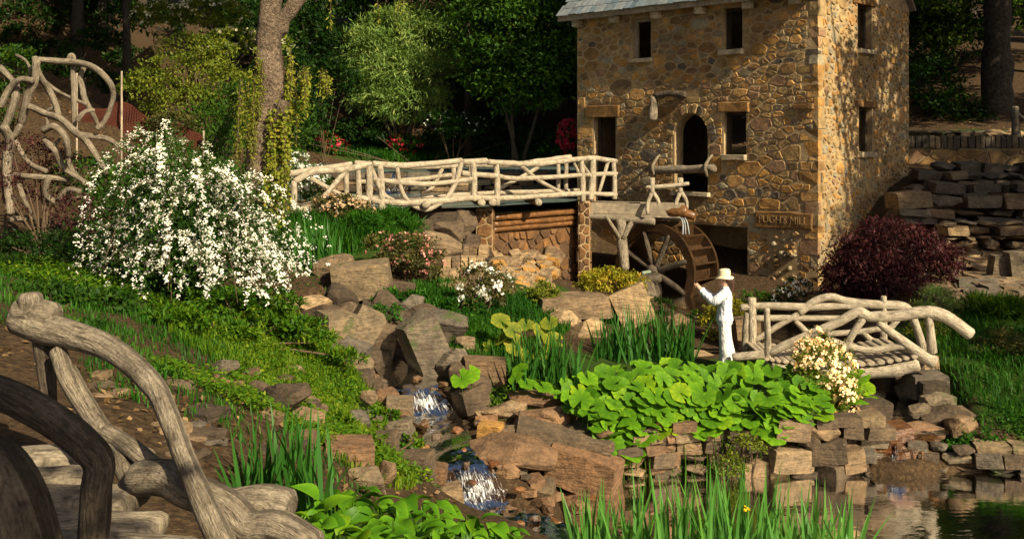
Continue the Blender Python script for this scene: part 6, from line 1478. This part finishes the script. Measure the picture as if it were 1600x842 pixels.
def rblobs(seed, n, R_, z0, z1, r0, r1):
    rg_ = random.Random(seed); return [((rg_.uniform(-R_, R_), rg_.uniform(-R_, R_), rg_.uniform(z0, z1)), (rg_.uniform(r0, r1), rg_.uniform(r0, r1), rg_.uniform(r0, r1) * .7)) for _ in range(n)]
LBG = 'dark broadleaf tree in the dense wood behind the lake and mill'; GBG = 'trees of the dark wood'
pa = tree_proto('broadleaf_tree', 15, .30, rblobs(1, 11, 3.0, 4.5, 14, 1.6, 2.8), 620, 30, .45, .36, .2, 'leaf_dark', 'bark_dark', 401, LBG, group=GBG)
pb = tree_proto('broadleaf_tree', 18, .36, rblobs(2, 12, 3.4, 6.5, 17, 1.7, 3.0), 640, 30, .5, .38, .2, 'leaf_dark', 'bark_dark', 402, LBG, group=GBG)
pc = tree_proto('broadleaf_tree', 12, .22, rblobs(3, 10, 2.6, 2.0, 11, 1.4, 2.4), 560, 30, .4, .30, .16, 'leaf_mid', 'bark_dark', 403, LBG, group=GBG)
tg = random.Random(9); used = set()
def place(proto, x, y, s=1.0, label=None, group=None, rz=None, zoff=0):
    o = copy_tree(proto) if proto.name in used else proto
    used.add(proto.name); o.location = (x, y, g1(x, y) + zoff); o.rotation_euler = (0, 0, tg.uniform(0, 6.28) if rz is None else rz); o.scale = (s, s, s * tg.uniform(.92, 1.1))
    if label: o["label"] = label
    if group: o["group"] = group
    elif label and "group" in o: del o["group"]
    return o
BGT = [(pa, -31, 52), (pb, -24, 60), (pc, -19, 50), (pa, -14, 62), (pb, -8, 66), (pc, -1, 64), (pa, 4, 61), (pb, 9, 60), (pc, 6, 58), (pa, 13, 62), (pb, -36, 64), (pa, 20, 58), (pc, 18, 52), (pb, 27, 60), (pa, 34, 62), (pc, 25, 50), (pb, -4, 75), (pa, 3, 78), (pb, -16, 78), (pa, -28, 80), (pb, 12, 78), (pa, 22, 76), (pb, 33, 80), (pb, -42, 78), (pa, 44, 74), (pa, -52, 66), (pb, -10, 92), (pb, 4, 95), (pa, 18, 94), (pb, -26, 98), (pb, 32, 98), (pa, -44, 100), (pb, 48, 96), (pc, -27, 44), (pc, 13.5, 50), (pc, 9, 47)]
for p_, x, y in BGT: place(p_, x + tg.uniform(-1, 1), y + tg.uniform(-1.5, 1.5), tg.uniform(.85, 1.2) * (1.75 if y > 73 else 1.0))
shrub('willow_shrub_tree', 'big rounded pale green feathery tree beyond the lake', [(625, 60, 58, 72, 46), (600, 110, 57, 56, 40), (650, 120, 57, 60, 42), (580, 85, 57, 44, 40), (690, 70, 58, 44, 40), (640, 160, 56.5, 60, 26), (590, 150, 56.5, 44, 26), (655, 30, 58.5, 50, 24)], M['leaf_willow'], 17000, .42, .07, 410, cat='tree', stems=8, stem_r=.12, per=30, inner=.75, droop=.3)
shrub('evergreen_tree', 'dark green open tree left of the mill beyond the lake', [(820, 60, 52, 70, 60), (780, 100, 53, 60, 50), (850, 110, 51, 50, 50), (810, 140, 52, 60, 36), (870, 50, 52, 44, 60), (740, 40, 54, 44, 46), (800, 10, 53, 70, 36)], M['leaf_mid'], 15000, .30, .15, 411, cat='tree', stems=3, stem_r=.12, per=24, inner=.55, rbias=-.05)
shrub('low_shrub', 'white flowered shrub in the shade below the dark open tree', [(720, 195, 54, 40, 18), (690, 190, 54, 26, 14)], M['leaf_dark'], 1600, .2, .1, 412, (M['white_petal'], 60, .09, 3))
shrub('low_shrub', 'low dark bushes lining the far lake bank', [(450, 215, 50, 40, 22), (560, 205, 57, 50, 24), (690, 215, 57, 40, 14), (760, 200, 57, 50, 30), (840, 215, 54, 40, 16)], M['leaf_dark'], 6000, .26, .13, 413)
shrub('low_shrub', 'dark laurel bushes on the slope behind the coping wall', [(1450, 130, 44, 50, 40), (1480, 165, 43, 40, 24), (1440, 60, 48, 50, 50), (1520, 180, 42, 30, 16), (1500, 60, 50, 50, 50)], M['leaf_dark'], 7000, .22, .11, 414)
DT = [(120, 80, 46, .26, 'slim dark trunk on the bare slope behind the branch arch'), (1556, 152, 43, .5, 'thick dark trunk on the slope above the coping wall'), (730, 235, 57, .22, 'thin dark trunk under the dark open tree')]
for px, py, Y, r, lab in DT:
    c = P(px, py, Y); gz = g1(c.x, c.y); t = thing('forest_tree', lab, 'tree', (c.x, c.y, gz))
    log('trunk', [(c.x, c.y, gz - .3), (c.x + .05, c.y, gz + 5), (c.x - .1, c.y, gz + 11)], r * 1.15, r * .6, M['bark_dark'], t, seg=12, step=.5)
    obj('crown', crown_mesh('crown', [(Vector((c.x, c.y, gz + 13)), (3.6, 3.6, 2.6)), (Vector((c.x + 2, c.y - 1, gz + 11.5)), (2.6, 2.6, 1.8)), (Vector((c.x - 2, c.y + 1, gz + 12)), (2.6, 2.6, 1.8))], 420, 26, .45, .34, .18, int(px), M['leaf_dark'], .3), None, t)
# trees added for their shade, mostly out of view: right of the pond, behind the mill and behind the camera
LO = 'unseen shade tree standing outside the garden beds'; GO = 'shade trees around the garden'
ps = tree_proto('shade_tree', 17, .34, rblobs(5, 9, 3.0, 9, 16, 1.7, 2.6), 420, 26, .5, .36, .2, 'leaf_mid', 'bark_dark', 405, LO, group=GO)
ps2 = tree_proto('shade_tree', 15, .28, rblobs(6, 8, 2.2, 7.0, 15.5, 1.2, 1.8), 34, 80, .48, .32, .18, 'leaf_mid', 'bark_dark', 406, LO, group=GO)
ph_ = tree_proto('shade_tree', 15, .17, rblobs(12, 8, 3.0, 10.5, 14, 1.5, 2.2), 380, 28, .5, .34, .18, 'leaf_dark', 'bark_dark', 409, 'slim high crowned tree added behind the willow trunk to shade the slope')
pn = tree_proto('shade_tree', 9.5, .12, rblobs(8, 6, .9, 5.8, 8.6, .9, 1.2), 170, 26, .3, .28, .16, 'leaf_mid', 'bark_dark', 408, LO, group=GO, limbs=3)
place(pn, 1.2, -1.0, .68, rz=.5)  # small unseen tree behind the camera, added to shade the near handrail
place(ph_, -7.6, 31.6, 1.0, 'slim high crowned tree added behind the willow trunk to shade the slope')  # added to shade the slope, its trunk hidden behind the willow
for p_, x, y, s in ((ps2, 16.2, 20.6, 1.0), (ps2, 16.4, 8.6, .85), (ps, 26, 14, 1.0), (ps, 28, 33, 1.2), (ps, 23, 22.5, 1.0), (ps, -14, 9, 1.1), (ps, -18, 30, 1.2)): place(p_, x, y, s, rz=1.1)
place(ph_, -13.8, 36.8, 1.0, 'slim dark high crowned tree added to shade the bare slope behind the branch arch')  # added so its crown darkens the bare slope
LM = 'unseen high crowned tree added behind the mill for its shade'; GM = 'unseen trees added behind the mill for shade'
for x, y, s in ((12.2, 43, 1.3), (16.3, 46, 1.4)): place(ph_, x, y, s, LM, GM)  # unseen blockers that keep sun off the far wood

# ------------------------------------------------------------------ orange netting
nt = thing('safety_net', 'sagging orange plastic safety netting on stakes behind the branch arch', 'netting', P(220, 240, 24.5))
top = [(120, 162), (160, 172), (190, 160), (225, 180), (245, 200), (275, 192), (300, 205), (318, 214)]; botm = [(120, 190), (160, 195), (190, 205), (225, 240), (245, 250), (275, 255), (300, 262), (318, 258)]
TT = catmull([P(x, y, 24.5 - .002 * x) for x, y in top], 60); BT = catmull([P(x, y, 24.4 - .002 * x) for x, y in botm], 60)
s_ = Soup(); nr = 12
def npt(i, j): u = j / nr; p = TT[i].lerp(BT[i], u); return p + Vector((0, .06 * math.sin(i * .7 + u * 5), 0))
for i in range(60):
    for j in range(nr):
        a, b = npt(i, j), npt(i, j + 1); w = Vector((.016, 0, 0)); s_.add([a - w, a + w, b + w, b - w], [[0, 1, 2, 3]])
        if i < 59: a2, c2 = npt(i, j), npt(i + 1, j); h_ = Vector((0, 0, .024)); s_.add([a2 - h_ + Vector((0, .003, 0)), c2 - h_ + Vector((0, .003, 0)), c2 + h_ + Vector((0, .003, 0)), a2 + h_ + Vector((0, .003, 0))], [[0, 1, 2, 3]])
s_.build('net', M['net'], nt)
for x, y in ((120, 115), (190, 112), (245, 185), (318, 205)):
    p = P(x, y, 24.3 - .002 * x); log('stake', [p, (p.x, p.y, g1(p.x, p.y) - .2)], .025, .025, M['grey_wood'], nt, seg=6)

# ------------------------------------------------------------------ person with phone
def ellip(c, r, n=12, m=8):
    V, Fc = [], []
    for i in range(m + 1):
        th = math.pi * i / m
        for j in range(n): a = 2 * math.pi * j / n; V.append((c[0] + r[0] * math.sin(th) * math.cos(a), c[1] + r[1] * math.sin(th) * math.sin(a), c[2] + r[2] * math.cos(th)))
    for i in range(m):
        for j in range(n): Fc.append([i * n + j, (i + 1) * n + j, (i + 1) * n + (j + 1) % n, i * n + (j + 1) % n])
    return V, Fc
def loft(secs, n=20):
    """closed loft of horizontal ellipses (cx, cy, z, rx, ry)"""
    V, Fc = [], []
    for cx, cy, z, rx, ry in secs:
        for j in range(n): a = 2 * math.pi * j / n; V.append((cx + rx * math.cos(a), cy + ry * math.sin(a), z))
    for i in range(len(secs) - 1):
        for j in range(n): Fc.append([i * n + j, i * n + (j + 1) % n, (i + 1) * n + (j + 1) % n, (i + 1) * n + j])
    return V, Fc + [list(range(n))[::-1], list(range((len(secs) - 1) * n, len(secs) * n))]
def fused(name, pieces, mat, parent, vox, smooth=6):
    s_ = Soup()
    for V, Fc in pieces: s_.add(V, Fc)
    o = s_.build(name, mat, parent, local=True)
    r_ = o.modifiers.new('fuse', 'REMESH'); r_.mode = 'VOXEL'; r_.voxel_size = vox; r_.use_smooth_shade = True
    m_ = o.modifiers.new('soften', 'SMOOTH'); m_.iterations = smooth; m_.factor = .5
    return o
def limb(pts, r0, r1, rm=None): V, Fc, U = tube_arrays(pts, r0, r1, seg=12, step=.05, lump=0.0, rm=rm); return V, Fc
pp = P(1132, 572, 17.0); pz = g1(pp.x, pp.y)
per = thing('person', 'person in white jacket, white trousers and cream bucket hat holding up a phone', 'person', (pp.x, pp.y, pz), R(-14))
fing = []
for sy in (-1, 1):
    wr = Vector((-.385, sy * .055, 1.285)); pal = wr + Vector((-.05, -sy * .012, .045))
    fing += [limb([wr + Vector((.04, sy * .02, -.03)), wr, pal], .026, .030), ellip(pal, (.024, .018, .036))]
    for q, (dz, ln) in enumerate(((.032, .062), (.014, .07), (-.004, .066), (-.02, .052))):
        b_ = pal + Vector((-.015, 0, dz)); fing.append(limb([b_, b_ + Vector((-.55 * ln, -sy * .012, .25 * ln)), b_ + Vector((-.75 * ln, -sy * .030, .45 * ln))], .0095, .008))
    fing.append(limb([pal + Vector((.01, -sy * .01, .0)), pal + Vector((.0, -sy * .03, .035)), pal + Vector((-.02, -sy * .035, .06))], .011, .009))
skin = [loft([(0, 0, .80, .10, .145), (0, 0, .95, .10, .14), (.01, 0, 1.1, .095, .15), (.01, 0, 1.24, .075, .15), (.01, 0, 1.30, .05, .06), (0, 0, 1.36, .045, .048), (-.005, 0, 1.42, .05, .05)]),
        ellip((-.005, 0, 1.455), (.094, .074, .115)), ellip((-.03, 0, 1.415), (.06, .055, .07)), limb([(-.085, 0, 1.47), (-.108, 0, 1.435), (-.09, 0, 1.425)], .012, .016), ellip((-.088, 0, 1.395), (.016, .026, .011)), ellip((-.075, 0, 1.362), (.022, .026, .018)),
        ellip((.005, -.076, 1.445), (.018, .01, .03)), ellip((.005, .076, 1.445), (.018, .01, .03))] + fing
for sy in (-1, 1):
    skin += [limb([(.01, sy * .13, 1.24), (-.17, sy * .17, 1.12), (-.385, sy * .055, 1.285)], .05, .028, .042), limb([(0, sy * .08, .86), (.0 + .03 * (sy > 0), sy * .085, .46), (.02 + .11 * (sy > 0), sy * .085, .06)], .085, .042, .06), ellip((-.03 + .11 * (sy > 0), sy * .085, .035), (.11, .04, .035))]
body = fused('body', skin, M['skin'], per, .0065, 2)
fused('jacket', [loft([(.0, 0, .765, .138, .185), (0, 0, .80, .146, .195), (0, 0, .95, .122, .175), (.01, 0, 1.08, .118, .175), (.015, 0, 1.18, .115, .185), (.018, 0, 1.25, .10, .175), (.015, 0, 1.30, .068, .10), (.01, 0, 1.345, .058, .062)]),
      limb([(.015, -.155, 1.245), (-.08, -.195, 1.165), (-.17, -.195, 1.115), (-.27, -.135, 1.185), (-.375, -.07, 1.27)], .085, .052, .072), limb([(.015, .155, 1.245), (-.08, .195, 1.165), (-.17, .195, 1.115), (-.27, .135, 1.185), (-.375, .07, 1.27)], .085, .052, .072)], M['jacket'], per, .011, 4)
fused('trousers', [loft([(0, 0, .72, .13, .17), (0, 0, .84, .135, .175), (0, 0, .93, .115, .155)])] + [limb([(0, sy * .085, .82), (.005 + .02 * (sy > 0), sy * .092, .5), (.01 + .075 * (sy > 0), sy * .095, .22), (.0 + .115 * (sy > 0), sy * .1, .05)], .105, .098, .08) for sy in (-1, 1)], M['trousers'], per, .011, 4)
for sy in (-1, 1):
    V, Fc = ellip((-.05 + .115 * (sy > 0), sy * .09, .04), (.125, .048, .042)); V = [(x, y, max(z, .004)) for x, y, z in V]; obj('shoe', mesh_py('shoe', V, Fc, .5, True), M['shoe'], per, local=True)
fused('hair', [ellip((.04, 0, 1.475), (.085, .084, .105)), limb([(.09, 0, 1.47), (.125, 0, 1.42), (.128, 0, 1.32), (.115, -.005, 1.18)], .04, .018, .042)], M['hair'], per, .011, 3)
nh = 28; V = []; Fc = []
for r_, z in ((.168, 1.482), (.162, 1.490), (.116, 1.520), (.110, 1.535), (.105, 1.60), (.092, 1.628), (.05, 1.640), (.0, 1.642)):
    for j in range(nh): a = 2 * math.pi * j / nh; wv = .008 * math.sin(3 * a + 1) * (r_ > .15); V.append((r_ * .92 * math.cos(a), r_ * .86 * math.sin(a), z + wv + .05 * -r_ * math.cos(a) * -1 * .6))
for i in range(7):
    for j in range(nh): Fc.append([i * nh + j, i * nh + (j + 1) % nh, (i + 1) * nh + (j + 1) % nh, (i + 1) * nh + j])
ht = obj('hat', mesh_py('hat', V, Fc, .5, True), M['hat'], per, local=True); ht.modifiers.new('thick', 'SOLIDIFY').thickness = .006
Mw = Matrix.Translation((pp.x, pp.y, pz)) @ Matrix.Rotation(R(-14), 4, 'Z')
ph = thing('phone', 'dark smartphone held up in both hands', 'phone', Mw @ Vector((-.47, 0, 1.30)), R(-14))
s_ = Soup(); s_.box((-.004, -.037, 0), (.009, 0, 0), (0, .074, 0), (0, 0, .15)); s_.build('case', M['phone'], ph, local=True)
s_ = Soup(); s_.box((-.0065, -.03, .112), (.0024, 0, 0), (0, .026, 0), (0, 0, .03)); s_.build('camera_bump', M['iron'], ph, local=True)
